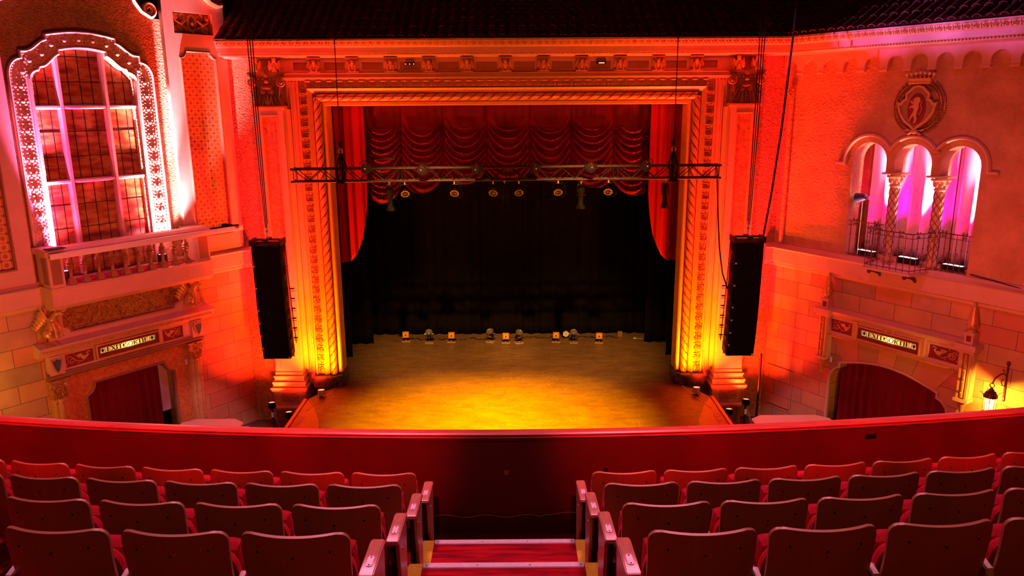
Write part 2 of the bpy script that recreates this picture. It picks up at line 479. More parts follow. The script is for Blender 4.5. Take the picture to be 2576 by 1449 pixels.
# ================================================================== SETTING
struct(MB().bx(-16, 16, 5.5, 25, -.2, 0).build('floor', 'concrete_dark'))
struct(MB().bx(-16, 16, -6, 26, 16, 16.2).build('ceiling', 'dark_ceiling'))
# stage: slab with a rounded fore-stage
pl = [(-5.3, 15.2), (5.3, 15.2), (5.3, 18.75), (5.05, 19.25), (4.75, 19.6), (6.6, 20.45), (6.6, 25.2), (-6.6, 25.2), (-6.6, 20.45), (-4.75, 19.6), (-5.05, 19.25), (-5.3, 18.75)]
fl = MB().extz(pl, .02, 1.1).build('floor_stage', 'stage', smooth=False); struct(fl)
for s in (-1, 1):
    o = MB().bx(min(s * 5.302, s * 5.39), max(s * 5.302, s * 5.39), 15.2, 18.75, .98, 1.125).build('trim_1' if s < 0 else 'trim_2', 'rail_wood'); struct(o)
    # fore-stage floor wing with a joint line, the uplights' red put into its colour
    p = [(s * 5.28, 15.2), (s * 4.25, 15.2), (s * 4.62, 17.2), (s * 5.0, 18.2), (s * 5.28, 18.7)]
    o = MB().extz(p, 1.1, 1.106).build('floor_stage_wing', mat('red_glow_floor', (.30, .05, .03), .45) if s < 0 else 'red_glow_floor', smooth=False); struct(o)

# stage wall round the opening
SO = 4.62; ST = 8.62
ws = plate('wall_stage', [(-7.1, 0), (-SO, 0), (-SO, ST), (SO, ST), (SO, 0), (7.1, 0), (7.1, 10.15), (-7.1, 10.15)], [], 20.0, 20.45, 'plaster_rough'); struct(ws)
# behind the stage: dark box
struct(MB().bx(-7.1, 7.1, 25.2, 25.4, 0, 12).build('wall_back', 'dark_ceiling'))

# side walls: plaster above, painted blocks below
def gable(mx):
    r = [(1.62, 10.58), (1.92, 10.60), (2.12, 10.72), (2.27, 10.95), (2.36, 11.3), (2.6, 11.9), (3.1, 12.3)]
    return r + [(2 * mx - x, z) for x, z in r[::-1]]
WC = 3.55                                    # middle of the left window bay
lw_hole = [(2.5, 5.0), (2.5, 9.2), (2.8, 9.6), (3.05, 9.8), (3.55, 9.9), (4.05, 9.8), (4.3, 9.6), (4.6, 9.2), (4.6, 5.0)]
o = plate('wall_left', [(-.0, 4.6)] + [(13, 4.6), (13, 12), (5.6, 12)] + gable(WC)[::-1] + [(0, 10.58)], [lw_hole], -.4, -.004, 'plaster_rough'); onwall(o, WL); struct(o)
ld_out = [(4.5, 0), (4.5, 2.2), (4.46, 2.23), (4.36, 2.28), (4.30, 2.38), (4.28, 2.5), (2.54, 2.5), (2.52, 2.38), (2.46, 2.28), (2.36, 2.23), (2.3, 2.2), (2.3, 0)]
o = plate('wall_left_base', [(0, 0), (2.3, 0)] + ld_out[::-1][1:-1] + [(4.5, 0), (13, 0), (13, 4.6), (0, 4.6)], [], -.4, -.004, 'blocks'); onwall(o, WL); struct(o)
def rx(pts): return [(-x, z) for x, z in pts]
def arch_hole(x0, x1, zb, zs, n=14):
    c, r = (x0 + x1) / 2, (x1 - x0) / 2
    return [(x0, zb)] + arc(c, zs, r, 180, 0, n) + [(x1, zb)]
rah = [(2.08, 4.98)] + arc(2.505, 7.29, .425, 180, 0, 16) + [(2.93, 7.05), (3.12, 7.05)] + arc(3.545, 7.29, .425, 180, 0, 16) + [(3.97, 7.05), (4.15, 7.05)] + arc(4.575, 7.29, .425, 180, 0, 16) + [(5.0, 4.98)]
o = plate('wall_right', rx([(0, 4.6), (13, 4.6), (13, 10.15), (0, 10.15)]), [rx(rah)], -.45, -.004, 'plaster'); onwall(o, WR); struct(o)
rd = [(2.05, 0), (2.05, 1.80), (2.10, 1.97), (2.20, 2.08), (2.30, 2.13), (2.30, 2.25)] + [(2.3 + 2.42 * k / 12, 2.25 + .24 * sin(pi * k / 12)) for k in range(1, 12)] + [(4.72, 2.25), (4.72, 2.13), (4.85, 2.08), (4.95, 1.97), (4.99, 1.80), (4.99, 0)]
o = plate('wall_right_base', rx([(0, 0)] + rd + [(13, 0), (13, 4.6), (0, 4.6)]), [], -.4, -.004, 'blocks'); onwall(o, WR); struct(o)
# string courses
prof = [(-.02, 4.40), (.05, 4.40), (.10, 4.44), (.10, 4.50), (.16, 4.53), (.16, 4.86), (.20, 4.90), (.10, 4.94), (.04, 5.0), (-.02, 5.0)]
o = MB().extr(prof, 0.02, 13).build('trim_3', 'cream_trim', smooth=False); onwall(o, WL); struct(o)
o = MB().extr(prof, -13, -.02).build('trim_4', 'cream_trim', smooth=False); onwall(o, WR); struct(o)
for s in (-1, 1):
    o = MB().extr([(20.02, 4.40), (19.92, 4.42), (19.9, 4.5), (19.84, 4.53), (19.84, 4.86), (19.8, 4.9), (19.9, 4.96), (20.02, 5.0)], min(s * 7.2, s * 6.85), max(s * 7.2, s * 6.85)).build('trim_5' if s < 0 else 'trim_6', 'cream_trim', smooth=False); struct(o)
# rooms behind the two doors and the arches, so no hole looks into nothing
for Wm, a, b, z0, z1, nm, mt in ((WL, 1.9, 4.9, 0, 3, 'wall_door_left', 'dark_ceiling'), (WR, -5.4, -1.7, 0, 3, 'wall_door_right', 'dark_ceiling')):
    o = MB().bx(a, b, -1.5, -1.45, z0, z1).build(nm, mt); onwall(o, Wm); struct(o)
o = MB().bx(-5.4, -1.7, -1.25, -1.2, 4.6, 8.2).bx(-5.4, -1.7, -1.2, -.45, 4.6, 4.98).bx(-5.4, -1.7, -1.2, -.45, 8.2, 8.3).bx(-5.4, -5.35, -1.2, -.45, 4.6, 8.2).bx(-1.75, -1.7, -1.2, -.45, 4.6, 8.2).build('wall_arch_recess', 'plaster'); onwall(o, WR); struct(o)
# dim blue-grey wall and timber post seen past the end of the tiled roof
struct(MB().bx(-11, -7.0, 23.2, 23.3, 8, 14).build('wall_loft', 'blue_wall'))
o = MB().bx(-7.62, -7.34, 20.6, 20.9, 9.9, 13).build('roof_post', 'cream_trim'); tag(o, 'pale upright post in the dark gap left of the tiled roof', 'post')

# ------------------------------------------------------------------ tiled roofs
def tile_roof(name, label, width0, width1, rows, clip=None, Wm=None):
    # local x along the eave, y up the slope in plan, z up
    mb = MB(); sp = .243; sl = radians(31); n = int(round((width1 - width0) / sp)); L = .46
    for i in range(n):
        x = width0 + (i + .5) * sp
        for k in range(rows):
            y0, y1 = k * L - .02, (k + 1) * L + .05
            if clip and not clip(x, y0): continue
            rr = random.uniform(-.006, .006); r0, r1 = .088 + rr, .070 + rr; lift = .018
            vs = []; fs = []
            for (yy, r, l) in ((y0, r0, lift), (y1, r1, 0)):
                for rad in (r, r - .016):
                    for j in range(9):
                        a = pi * j / 8
                        vs.append((x + rad * cos(a) + rr, yy * cos(sl) - rad * sin(a) * sin(sl) * .6, yy * sin(sl) + rad * sin(a) * .62 + l))
            for j in range(8):
                fs += [(j, j + 1, 19 + j, 18 + j), (9 + j + 1, 9 + j, 27 + j, 28 + j), (j + 1, j, 9 + j, 10 + j)]
            mb._add(vs, fs)
    T = rows * L
    # pan tiles under the covers
    for k in range(rows):
        y0, y1 = k * L, (k + 1) * L
        a, b = width0, width1
        if clip:
            while b > a and not clip(b, y0): b -= .05
            while b > a and not clip(a, y0): a += .05
        mb._add([(a, y0 * cos(sl) - .03, y0 * sin(sl) - .01), (b, y0 * cos(sl) - .03, y0 * sin(sl) - .01), (b, y1 * cos(sl), y1 * sin(sl) - .03), (a, y1 * cos(sl), y1 * sin(sl) - .03)], [(0, 1, 2, 3)])
    o = mb.build(name, 'roof_tile', recalc=False)
    o.matrix_world = Wm
    return tag(o, label, 'roof')
tile_roof('tiled_roof', 'dark barrel-tiled roof sloping back above the stage arch', -7.02, 7.9, 8, lambda x, y: x < 7.02 + y * .86 * .55, Matrix.Translation((0, 19.12, 10.19)))
tile_roof('tiled_roof', 'dark barrel-tiled roof above the right wall of arches', -9.2, .15, 8, lambda x, y: x < -.28 + y * .86 * .55, WR @ Matrix.Translation((0, .82, 10.19)) @ Matrix.Rotation(pi, 4, 'Z') @ Matrix.Scale(-1, 4, (1, 0, 0)))

# ------------------------------------------------------------------ balcony: stepped floor, parapet
CY = 34.0                                    # seats and parapet curve about a point on the stage side
rowy = [5.27, 4.545, 3.775, 3.02]
FZ = [4.97, 5.26, 5.55, 5.84]                # floor level of each row (front row first)
def arcband(mb, y0, y1, z0, z1, w=7.5, n=40):
    # ring segment between distances y0<y1 (at x=0), front edge nearer the stage
    prof = []
    def pt(d, a): r = CY - d; return (r * sin(a), CY - r * cos(a))
    vs = []; A = w / 28.5
    for i in range(n + 1):
        a = -A + 2 * A * i / n
        for d, z in ((y0, z0), (y0, z1), (y1, z1), (y1, z0)):
            x, y = pt(d, a); vs.append((x, y, z))
    fs = []
    for i in range(n):
        for j in range(4):
            fs.append((i * 4 + j, i * 4 + (j + 1) % 4, i * 4 + 4 + (j + 1) % 4, i * 4 + 4 + j))
    fs += [(0, 1, 2, 3), (n * 4 + 3, n * 4 + 2, n * 4 + 1, n * 4)]
    mb._add(vs, fs); return mb
mb = MB()
edges = [6.05, 5.41, 4.66, 3.90, 3.15, 1.0]
lv = FZ + [6.13]
for k in range(5): arcband(mb, edges[k + 1], edges[k], 4.4 if k < 4 else 4.4, lv[k] - .001 * k)
fb = mb.build('floor_balcony', 'carpet_red', smooth=False); struct(fb)
mb = MB(); arcband(mb, 5.995, 6.085, 3.9, 5.868, 7.5, 60)
struct(mb.build('wall_parapet', 'parapet_paint', smooth=False))
mb = MB(); arcband(mb, 5.975, 5.996, 4.97, 5.14, 7.5, 60)
struct(mb.build('baseboard_parapet', 'dark_skirting', smooth=False))
# moulded timber rail, in lengths
def railpiece(a0, a1, n=24):
    prof = [(5.988, 5.868), (5.978, 5.876), (5.980, 5.886), (5.994, 5.890), (5.998, 5.893), (5.988, 5.897), (5.988, 5.903), (6.0, 5.911), (6.02, 5.915), (6.06, 5.915), (6.095, 5.907), (6.105, 5.89), (6.10, 5.865)]
    mb = MB(); k = len(prof); vs = []; fs = []
    for i in range(n + 1):
        a = a0 + (a1 - a0) * i / n
        for d, z in prof:
            r = CY - d; vs.append((r * sin(a), CY - r * cos(a), z))
    for i in range(n):
        for j in range(k): fs.append((i * k + j, i * k + (j + 1) % k, (i + 1) * k + (j + 1) % k, (i + 1) * k + j))
    fs += [tuple(range(k)), tuple(range(n * k + k - 1, n * k - 1, -1))]
    mb._add(vs, fs); return mb
rt = thing('balcony_rail', 'long curved red-brown timber handrail capping the balcony parapet', 'handrail', (0, 6, 5.9))
for a0, a1 in ((-.25, -.138), (-.13797, -.02603), (-.026, .086), (.08603, .25)):
    o = railpiece(a0, a1).build('rail_section', 'rail_wood'); o.parent = rt; o.matrix_parent_inverse = Matrix.Translation((0, -6, -5.9))
# raised panel of the parapet at the head of the aisle
mb = MB(); arcband(mb, 5.986, 5.996, 5.14, 5.84, .62, 8); struct(mb.build('trim_7', 'parapet_paint', smooth=False))

# aisle steps: carpet, metal nosings, gold edge strips
for k, (ye, z, lab) in enumerate(((5.41, FZ[1], 'grey metal stair nosing on the aisle step nearest the parapet'), (4.66, FZ[2], 'grey metal stair nosing on the aisle step nearer the bottom of the photo'))):
    t = thing('stair_nosing', lab, 'stair nosing', (0, ye, z), group='aisle stair nosings')
    MB().extr([(-.052, .002), (-.045, .008), (.004, .008), (.012, .002), (.012, -.035), (.006, -.035), (.004, 0)], -.555, .555).build('strip', 'aluminium_strip', t, smooth=False)
    for x in (-.53, -.18, .18, .53): MB().cyl((x, -.025, .008), (x, -.025, .0105), .007, n=10).build('screw', 'steel', t)
for s in (-1, 1):
    for k, (y0, y1, z) in enumerate(((5.41, 4.66, FZ[1]), (4.66, 3.9, FZ[2]))):
        o = MB().bx(min(s * .56, s * .66), max(s * .56, s * .66), y1 + .015, y0 - .002, z, z + .006).build('carpet_edging', 'carpet_gold')
        tag(o, 'gold carpet edging strip on the %s side of the %s aisle step' % ('left' if s < 0 else 'right', 'upper' if k else 'lower'), 'carpet edging', 'gold aisle edgings')
for k, (y0, y1, z) in enumerate(((5.41, 4.66, FZ[1]), (4.66, 3.9, FZ[2]))):
    o = MB().bx(-.56, .56, y1 + .015, y0 - .06, z, z + .005).build('aisle_carpet', mat('carpet_pattern', (.50, .012, .02), .98, 0, (.07, .004, .014), 2.6, .3, 140, .05, stretch=(.8, 7, 1)) if k == 0 else 'carpet_pattern')
    tag(o, 'streaked red carpet on the %s aisle step' % ('second' if k else 'first'), 'carpet')
# bits on the parapet
def on_parapet(x, z, d=5.962):
    r = CY - d; a = math.asin(x / r); return (x, CY - r * cos(a), z), a
for x, z, w, h, m_, nm, lab, cat in ((.013, 5.56, .045, .045, 'raw_wood', 'tape_patch', 'small tan square of tape on the parapet above the aisle', 'tape'),
        (-.94, 5.52, .035, .05, 'black_metal', 'wall_socket', 'small dark socket on the parapet left of the aisle', 'socket'), (.87, 5.55, .035, .055, 'black_metal', 'wall_socket', 'small dark socket on the parapet right of the aisle', 'socket'),
        (3.22, 5.78, .10, .04, 'black_metal', 'vent_plate', 'small dark plate under the handrail far right', 'plate')):
    p, a = on_parapet(x, z, 5.983 if abs(x) < .6 else 5.992)
    o = MB().box((0, 0, 0), (w, .012, h), bev=.003).build(nm, m_); o.location = p; o.rotation_euler = (0, 0, a); tag(o, lab, cat)
pts = [(-.62 + 1.24 * k / 24, 5.970, 5.15 + .012 * sin(k * .9) + (.02 if k > 18 else 0)) for k in range(25)]
tag(MB().tube(pts, .004, 6).build('floor_cable', 'grey_cable'), 'thin cable lying along the foot of the parapet at the aisle', 'cable')
# ================================================================== SEATS
def make_seat(end=0):
    # origin on the row floor under the middle of the back's top edge; +y toward the stage
    t = thing('theatre_seat', '', 'seat')
    w, H0, H1 = .252, .40, .925
    def shell(u, v, off=0):
        # u across, v up; rounded top corners, curved in plan, leaning back
        x = (u * 2 - 1) * w; z = H0 + (H1 - H0) * v
        r = .06; hw = w
        dz = max(0, z - (H1 - r))
        if dz > 0: hw = w - r + sqrt(max(0, r * r - dz * dz))
        db = max(0, (H0 + r) - z)
        if db > 0: hw = w - r + sqrt(max(0, r * r - db * db))
        hw *= (.955 + .045 * v)
        x = (u * 2 - 1) * hw
        y = .055 * (x / w) ** 2 + (H1 - z) * .20 - .028 * sin(pi * v)
        return Vector((x, y + off, z + .006 * (x / w) ** 2))
    vs = [0, .03, .06, .09, .115, .16, .25, .35, .45, .55, .65, .75, .84, .885, .91, .94, .965, .985, 1]
    mb = MB(); nu = 20; nv = len(vs) - 1; T = .016
    f = [[mb.bm.verts.new(shell(i / nu, v)) for v in vs] for i in range(nu + 1)]
    b = [[mb.bm.verts.new(shell(i / nu, v) + Vector((0, T, .003))) for v in vs] for i in range(nu + 1)]
    for i in range(nu):
        for j in range(nv):
            mb.bm.faces.new((f[i][j], f[i + 1][j], f[i + 1][j + 1], f[i][j + 1])); mb.bm.faces.new((b[i][j], b[i][j + 1], b[i + 1][j + 1], b[i + 1][j]))
        mb.bm.faces.new((f[i][0], b[i][0], b[i + 1][0], f[i + 1][0])); mb.bm.faces.new((f[i][nv], f[i + 1][nv], b[i + 1][nv], b[i][nv]))
    for j in range(nv):
        mb.bm.faces.new((f[0][j], f[0][j + 1], b[0][j + 1], b[0][j])); mb.bm.faces.new((f[nu][j], b[nu][j], b[nu][j + 1], f[nu][j + 1]))
    back = mb.build('backrest', 'seat_plywood', t)
    for x, z in ((-.165, .842), (0, .822), (.165, .842)):
        y = .055 * (x / w) ** 2 + (H1 - z) * .20 - .028 * sin(pi * (z - H0) / (H1 - H0))
        MB().cyl((x, y - .0015, z), (x, y + .004, z - .001), .0065, n=10).build('screw', 'black_metal', back)
    # back cushion in front of the shell
    def cush(u, v):
        a = 2 * pi * u; x = .256 * math.copysign(abs(cos(a)) ** .45, cos(a)); z = .60 + .215 * math.copysign(abs(sin(a)) ** .5, sin(a))
        k = 1 - v ** 2.5 * .25
        return Vector((x * k, .055 * (x / .25) ** 2 + (H1 - z) * .20 + .01 + .085 * v ** .6, .6 + (z - .6) * k))
    mb = MB(); mb.grid(cush, 40, 6)
    mb.bm.faces.new([mb.bm.verts[i] for i in range(0)]) if False else None
    bmesh.ops.remove_doubles(mb.bm, verts=mb.bm.verts, dist=1e-5)
    bmesh.ops.holes_fill(mb.bm, edges=mb.bm.edges)
    mb.build('back_cushion', 'seat_velvet', t)
    # tipped-up seat cushion
    mb = MB(); mb.box((0, .275, .56), (.47, .10, .42), (radians(14), 0, 0), .045); mb.build('seat_cushion', 'seat_velvet', t)
    mb = MB(); mb.box((0, .335, .55), (.45, .014, .38), (radians(14), 0, 0), .01); mb.build('seat_pan', 'black_metal', t)
    return t
def add_arm(t, x):
    a = MB().box((x, .24, .63), (.034, .27, .024), (radians(-4), 0, 0), .008).build('armrest', 'arm_wood', t)
    MB().bx(x - .014, x + .014, .16, .32, .02, .62, .006).bx(x - .018, x + .018, .12, .36, 0, .02).build('standard', 'black_metal', t)
    MB().tube([(x, .13, .66), (x, .075, .645), (x, .065, .61), (x, .085, .56)], .019, 8).build('arm_bracket', 'white_plastic', t)
    return t
seat0 = make_seat(); add_arm(seat0, -.28)          # arm on the left side as seen by the camera
seat1 = make_seat(); add_arm(seat1, .28)
ordn = ['next to the aisle', 'second from the aisle', 'third from the aisle', 'fourth from the aisle', 'fifth from the aisle', 'sixth from the aisle', 'seventh from the aisle', 'eighth from the aisle']
rown = ['front row by the parapet', 'second row from the parapet', 'third row from the parapet', 'back row nearest the camera']
ncol = ([7, 6, 4, 3], [7, 6, 5, 4])
used = set()
def put_seat(k, j, s):
    base = seat0 if s < 0 else seat1
    t = base if s not in used else copy_tree(base); used.add(s)
    R = CY - rowy[k]; x = .93 + .56 * j; a = s * x / R
    t.location = (R * sin(a), CY - R * cos(a), FZ[k]); t.rotation_euler = (0, 0, a)
    t['label'] = 'wood-backed red seat, %s, %s block, %s' % (ordn[j], 'left' if s < 0 else 'right', rown[k])
    t['group'] = 'theatre seats in the %s block' % ('left' if s < 0 else 'right')
for s in (-1, 1):
    for k in range(4):
        for j in range(ncol[0 if s < 0 else 1][k]): put_seat(k, j, s)
# aisle end standards: wooden armrest, number plate, side board, black frame
def make_end():
    t = thing('seat_end_panel', '', 'seat end panel')
    # origin on the floor, +y to the stage, armrest along y
    arm = MB(); prof = [(.02, .655), (.30, .650), (.335, .640), (.335, .615), (.02, .615), (-.005, .625), (-.005, .645)]
    k = len(prof); w = .036
    vs = [(-w, y, z) for y, z in prof] + [(w, y, z) for y, z in prof]
    arm._add(vs, [tuple(range(k)), tuple(range(2 * k - 1, k - 1, -1))] + [(i, i + k, (i + 1) % k + k, (i + 1) % k) for i in range(k)])
    bmesh.ops.bevel(arm.bm, geom=list(arm.bm.edges), offset=.006, segments=2, affect='EDGES')
    a = arm.build('armrest', 'arm_wood', t)
    pl = MB(); n = 10
    o = [(.016 * cos(pi * i / n), .115 + .028 + .016 * sin(pi * i / n)) for i in range(n + 1)] + [(.016 * cos(pi + pi * i / n), .115 - .028 + .016 * sin(pi + pi * i / n)) for i in range(n + 1)]
    pl.extz(o, .6505, .6575); p = pl.build('number_plate', 'number_plate', a)
    for y in (.083, .148): MB().cyl((0, y, .657), (0, y, .6592), .0045, n=8).build('screw', 'black_metal', p)
    bd = MB(); bd.prism([(-.0, 0)], 0, 0) if False else None
    bd._add([(.014, .03, .615), (.014, .30, .615), (.014, .25, .03), (.014, .12, .03), (.034, .03, .615), (.034, .30, .615), (.034, .25, .03), (.034, .12, .03)],
            [(0, 1, 2, 3), (7, 6, 5, 4), (0, 4, 5, 1), (1, 5, 6, 2), (2, 6, 7, 3), (3, 7, 4, 0)])
    b = bd.build('side_board', 'arm_wood', t, smooth=False)
    MB().cyl((.034, .14, .52), (.038, .14, .52), .009, n=10).build('bolt', 'steel', b)
    MB().bx(-.026, .012, .07, .26, .02, .60, .006).bx(-.03, .03, .05, .31, 0, .02).build('frame', 'black_metal', t)
    MB().tube([(-.05, .03, .60), (-.03, .02, .62), (-.005, .03, .63)], .011, 8).build('bracket', 'white_plastic', t)
    return t
def mirror_mesh(o):
    for c in ALLKIDS(o):
        if c.type == 'MESH':
            c.data = c.data.copy()
            c.data.transform(Matrix.Scale(-1, 4, (1, 0, 0))); c.data.flip_normals()
        mirror_mesh(c)
end0 = make_end(); end1 = make_end(); mirror_mesh(end1)
ends = []
for s, base in ((-1, end0), (1, end1)):
    for k in range(4):
        t = base if k == 0 else copy_tree(base)
        R = CY - rowy[k]; x = .632; a = s * x / R
        t.location = (R * sin(a), CY - R * cos(a) + .125, FZ[k]); t.rotation_euler = (0, 0, a)
        t['label'] = 'wooden aisle armrest with number plate, %s of the aisle, %s' % ('left' if s < 0 else 'right', rown[k])
        t['group'] = 'aisle end panels'
# ================================================================== STAGE ARCH
def remesh(o, v=.012, sm=4):
    m = o.modifiers.new('remesh', 'REMESH'); m.mode = 'VOXEL'; m.voxel_size = v; m.use_smooth_shade = True
    if sm: k = o.modifiers.new('smooth', 'SMOOTH'); k.iterations = sm; k.factor = .4
    return o
def freeze(o):
    dg = bpy.context.evaluated_depsgraph_get(); dg.update()
    me = bpy.data.meshes.new_from_object(o.evaluated_get(dg)); old = o.data
    o.modifiers.clear(); o.data = me; me.name = o.name; bpy.data.meshes.remove(old)
    me.polygons.foreach_set('use_smooth', [True] * len(me.polygons))
    return o
pa = thing('stage_arch_frame', 'large gilded rectangular arch frame with rope and leaf mouldings around the stage opening', 'stage arch', (0, 20, 1.1))
A0 = 4.60; ZT = 8.60; ZB = 1.42
U = [(-A0, ZB), (-A0, ZT), (A0, ZT), (A0, ZB)]
def sub(o):
    o.parent = pa; o.matrix_parent_inverse = Matrix.Translation((0, -20, -1.1)); return o
sub(MB().sweep([(0, 20.45), (0, 19.92), (.025, 19.88), (.09, 19.88), (.105, 19.94), (.315, 19.94), (.32, 19.80), (.35, 19.775), (.43, 19.70), (.435, 19.78), (.63, 19.80), (.64, 19.73), (.68, 19.73), (.70, 19.82), (.70, 19.99), (.012, 19.99), (.012, 20.45)], U).build('casing', 'gold_paint', smooth=False))
for s in (-1, 1):
    a, b = sorted((s * 5.30, s * 5.66))
    mb = MB().bx(a, b, 19.84, 19.99, ZB - .3, 9.2)
    for x in (5.34, 5.44, 5.52): mb.bx(min(s * x, s * (x + .03)), max(s * x, s * (x + .03)), 19.80, 19.85, ZB, 9.25)
    sub(mb.build('side_architrave', 'cream_trim', smooth=False))
    # dark marble foot with a rounded nose
    ft = [(s * 5.34, 19.99), (s * 5.34, 19.62), (s * 4.78, 19.58), (s * 4.66, 19.62), (s * 4.58, 19.72), (s * 4.55, 19.85), (s * 4.55, 20.45), (s * 4.612, 20.45), (s * 4.612, 19.99)]
    sub(MB().extz(ft, 1.1, ZB).build('foot_block', 'dark_marble', smooth=False))
def rope(x0, x1, hand):
    # twisted rope laid along x from x0 to x1, in local (along, depth, across): broad bands with narrow beaded grooves
    L = x1 - x0; n = int(L / .014); m = 30
    def f(u, v):
        s = x0 + L * u; th = 2 * pi * v
        q = (3 * th - hand * 2 * pi * s / .25) % (2 * pi) - pi
        g = math.exp(-(q / .42) ** 2)
        r = .100 * (1 - .035 * (q / pi) ** 2) - .020 * g + .007 * math.exp(-(q / .16) ** 2) * abs(sin(s * 90))
        return Vector((s, -r * cos(th), r * sin(th)))
    return f, n, m
def red_groove(o, hand, sgn, along, x0):
    o.data.materials.append(M['crimson_field'])
    for p in o.data.polygons:
        s_, d, a = along(p.center)
        q = (3 * atan2(a, -d) - hand * 2 * pi * s_ / .25) % (2 * pi) - pi
        if .14 < abs(q) < .80: p.material_index = 1
    return o
for nm, s in (('top', -1), ('top', 1)):
    f, n, m = rope(0.0, A0 + .21, s * 1)
    mb = MB(); mb.grid(lambda u, v: (lambda p: Vector((s * p.x, 19.83 + p.y, ZT + .21 + p.z)))(f(u, v)), n, m)
    sub(red_groove(mb.build('rope_moulding', 'gilt'), s, 1, lambda c: (s * c.x, c.y - 19.83, c.z - ZT - .21), 0))
    f, n, m = rope(0, ZT + .21 - ZB, -s)
    mb = MB(); mb.grid(lambda u, v: (lambda p: Vector((s * (A0 + .21) + p.z, 19.83 + p.y, ZB + p.x)))(f(u, v)), n, m)
    sub(red_groove(mb.build('rope_moulding', 'gilt'), -s, 1, lambda c: (c.z - ZB, c.y - 19.83, c.x - s * (A0 + .21)), 0))
# acanthus-leaf band
def leaf_unit():
    mb = MB()
    for k in (-2, -1, 0, 1, 2):
        mb.ball((k * .036, -.035 + abs(k) * .008, .0 - abs(k) * .008), (.016, .022, .075 - abs(k) * .012), 6, (0, radians(k * 11), 0))
    mb.ball((0, -.055, .07), (.075, .028, .022), 6); mb.ball((0, -.03, -.08), (.03, .02, .018), 6)
    mb.ball((.125, -.02, 0), (.012, .02, .085), 6); mb.ball((.125, -.03, .075), (.028, .018, .012), 6)
    return mb.data()
LEAF = leaf_unit()
mb = MB(); n = 38; sp = 2 * (A0 + .53) / n
for i in range(n):
    cx = -(A0 + .53) + sp * (i + .5); mb.rep(LEAF, lambda c: Vector((cx + c.x * sp / .25, 19.78 + c.y, ZT + .532 + c.z)))
sub(mb.build('leaf_moulding', 'gilt'))
for s in (-1, 1):
    mb = MB(); n = 28; H = ZT + .45 - ZB; sp = H / n
    for i in range(n):
        cz = ZB + sp * (i + .5); mb.rep(LEAF, lambda c: Vector((s * (A0 + .532 + c.z), 19.78 + c.y, cz + c.x * sp / .25)))
    sub(mb.build('leaf_moulding', 'gilt'))
# entablature over the arch
en = thing('entablature', 'long red-lit entablature with panelled frieze and leaf cornice under the tiled roof', 'cornice', (0, 20, 9.2))
def sub(o):
    o.parent = en; o.matrix_parent_inverse = Matrix.Translation((0, -20, -9.2)); return o
sub(MB().extr([(19.99, 9.22), (19.74, 9.22), (19.72, 9.25), (19.64, 9.255), (19.62, 9.275), (19.60, 9.29), (19.60, 9.375), (19.57, 9.39), (19.8, 9.40), (19.99, 9.40)], -5.66, 5.66).build('architrave', 'brown_trim', smooth=False))
cxs = [-4.77 + .9475 * k for k in range(11)]
holes = []
for k in range(12):
    c = -4.77 + .9475 * (k - .5)
    if abs(c) > 5.1: holes.append([(c - .12 * (1 if c > 0 else -1) - .2, 9.475), (c - .12 * (1 if c > 0 else -1) + .2, 9.475), (c - .12 * (1 if c > 0 else -1) + .2, 9.655), (c - .12 * (1 if c > 0 else -1) - .2, 9.655)])
    else: holes.append([(c - .265, 9.475), (c + .265, 9.475), (c + .265, 9.655), (c - .265, 9.655)])
sub(plate('frieze', [(-5.66, 9.40), (5.66, 9.40), (5.66, 9.76), (-5.66, 9.76)], holes, 19.72, 19.76, 'cream_trim'))
sub(MB().bx(-5.66, 5.66, 19.762, 19.99, 9.40, 9.76).build('frieze_back', 'brown_trim'))
W0 = 6.98
sub(MB().extr([(19.99, 9.76), (19.55, 9.76), (19.52, 9.785), (19.22, 9.79), (19.20, 9.80), (19.20, 9.84), (19.14, 9.845), (19.13, 9.97), (19.10, 9.985), (19.02, 10.12), (19.02, 10.16), (19.99, 10.16)], -W0, W0).build('cornice', 'cream_trim', smooth=False))
mb = MB(); n = 200
for i in range(n): mb.ball((-W0 + .1 + (2 * W0 - .2) * i / (n - 1), 19.185, 9.815), (.030, .022, .022), 6)
sub(mb.build('bead_moulding', 'gilt'))
def palmette():
    mb = MB()
    for k in (-2, -1, 0, 1, 2): mb.ball((k * .022, -.012, .008 - abs(k) * .010), (.010, .016, .050 - abs(k) * .008), 6, (0, radians(k * 18), 0))
    mb.ball((0, -.014, -.045), (.05, .014, .012), 6); mb.ball((.088, -.008, .01), (.013, .014, .050), 6); mb.ball((.088, -.012, -.05), (.018, .014, .012), 6); mb.ball((0, -.008, .062), (.075, .012, .009), 6)
    return mb.data()
PALM = palmette()
mb = MB(); n = 80; sp = 2 * W0 / n
for i in range(n):
    cx = -W0 + sp * (i + .5); mb.rep(PALM, lambda c: Vector((cx + c.x, 19.06 + c.y + (c.z) * -.55, 10.055 + c.z)))
sub(mb.build('palmette_moulding', 'gilt'))
# right wall cornice continues under its own roof
ec = thing('wall_cornice', 'leaf cornice and arched corbel table along the top of the right wall', 'cornice', (0, 0, 9.2), mw=WR)
MB().extr([(-.02, .56), (.3, .56), (.32, .57), (.60, .58), (.62, .60), (.62, .64), (.68, .645), (.69, .77), (.72, .785), (.80, .92), (.80, .96), (-.02, .96)], -9, .02).build('cornice', 'cream_trim', ec, smooth=False)
mb = MB(); n = 130
for i in range(n): mb.ball((-.1 - 8.8 * i / (n - 1), .635, .615), (.030, .022, .022), 6)
mb.build('bead_moulding', 'gilt', ec)
mb = MB(); n = 50; sp = 8.9 / n
for i in range(n):
    cx = -.02 - sp * (i + .5); mb.rep(PALM, lambda c: Vector((cx + c.x, .76 - c.y + c.z * .55, .855 + c.z)))
mb.build('palmette_moulding', 'gilt', ec)
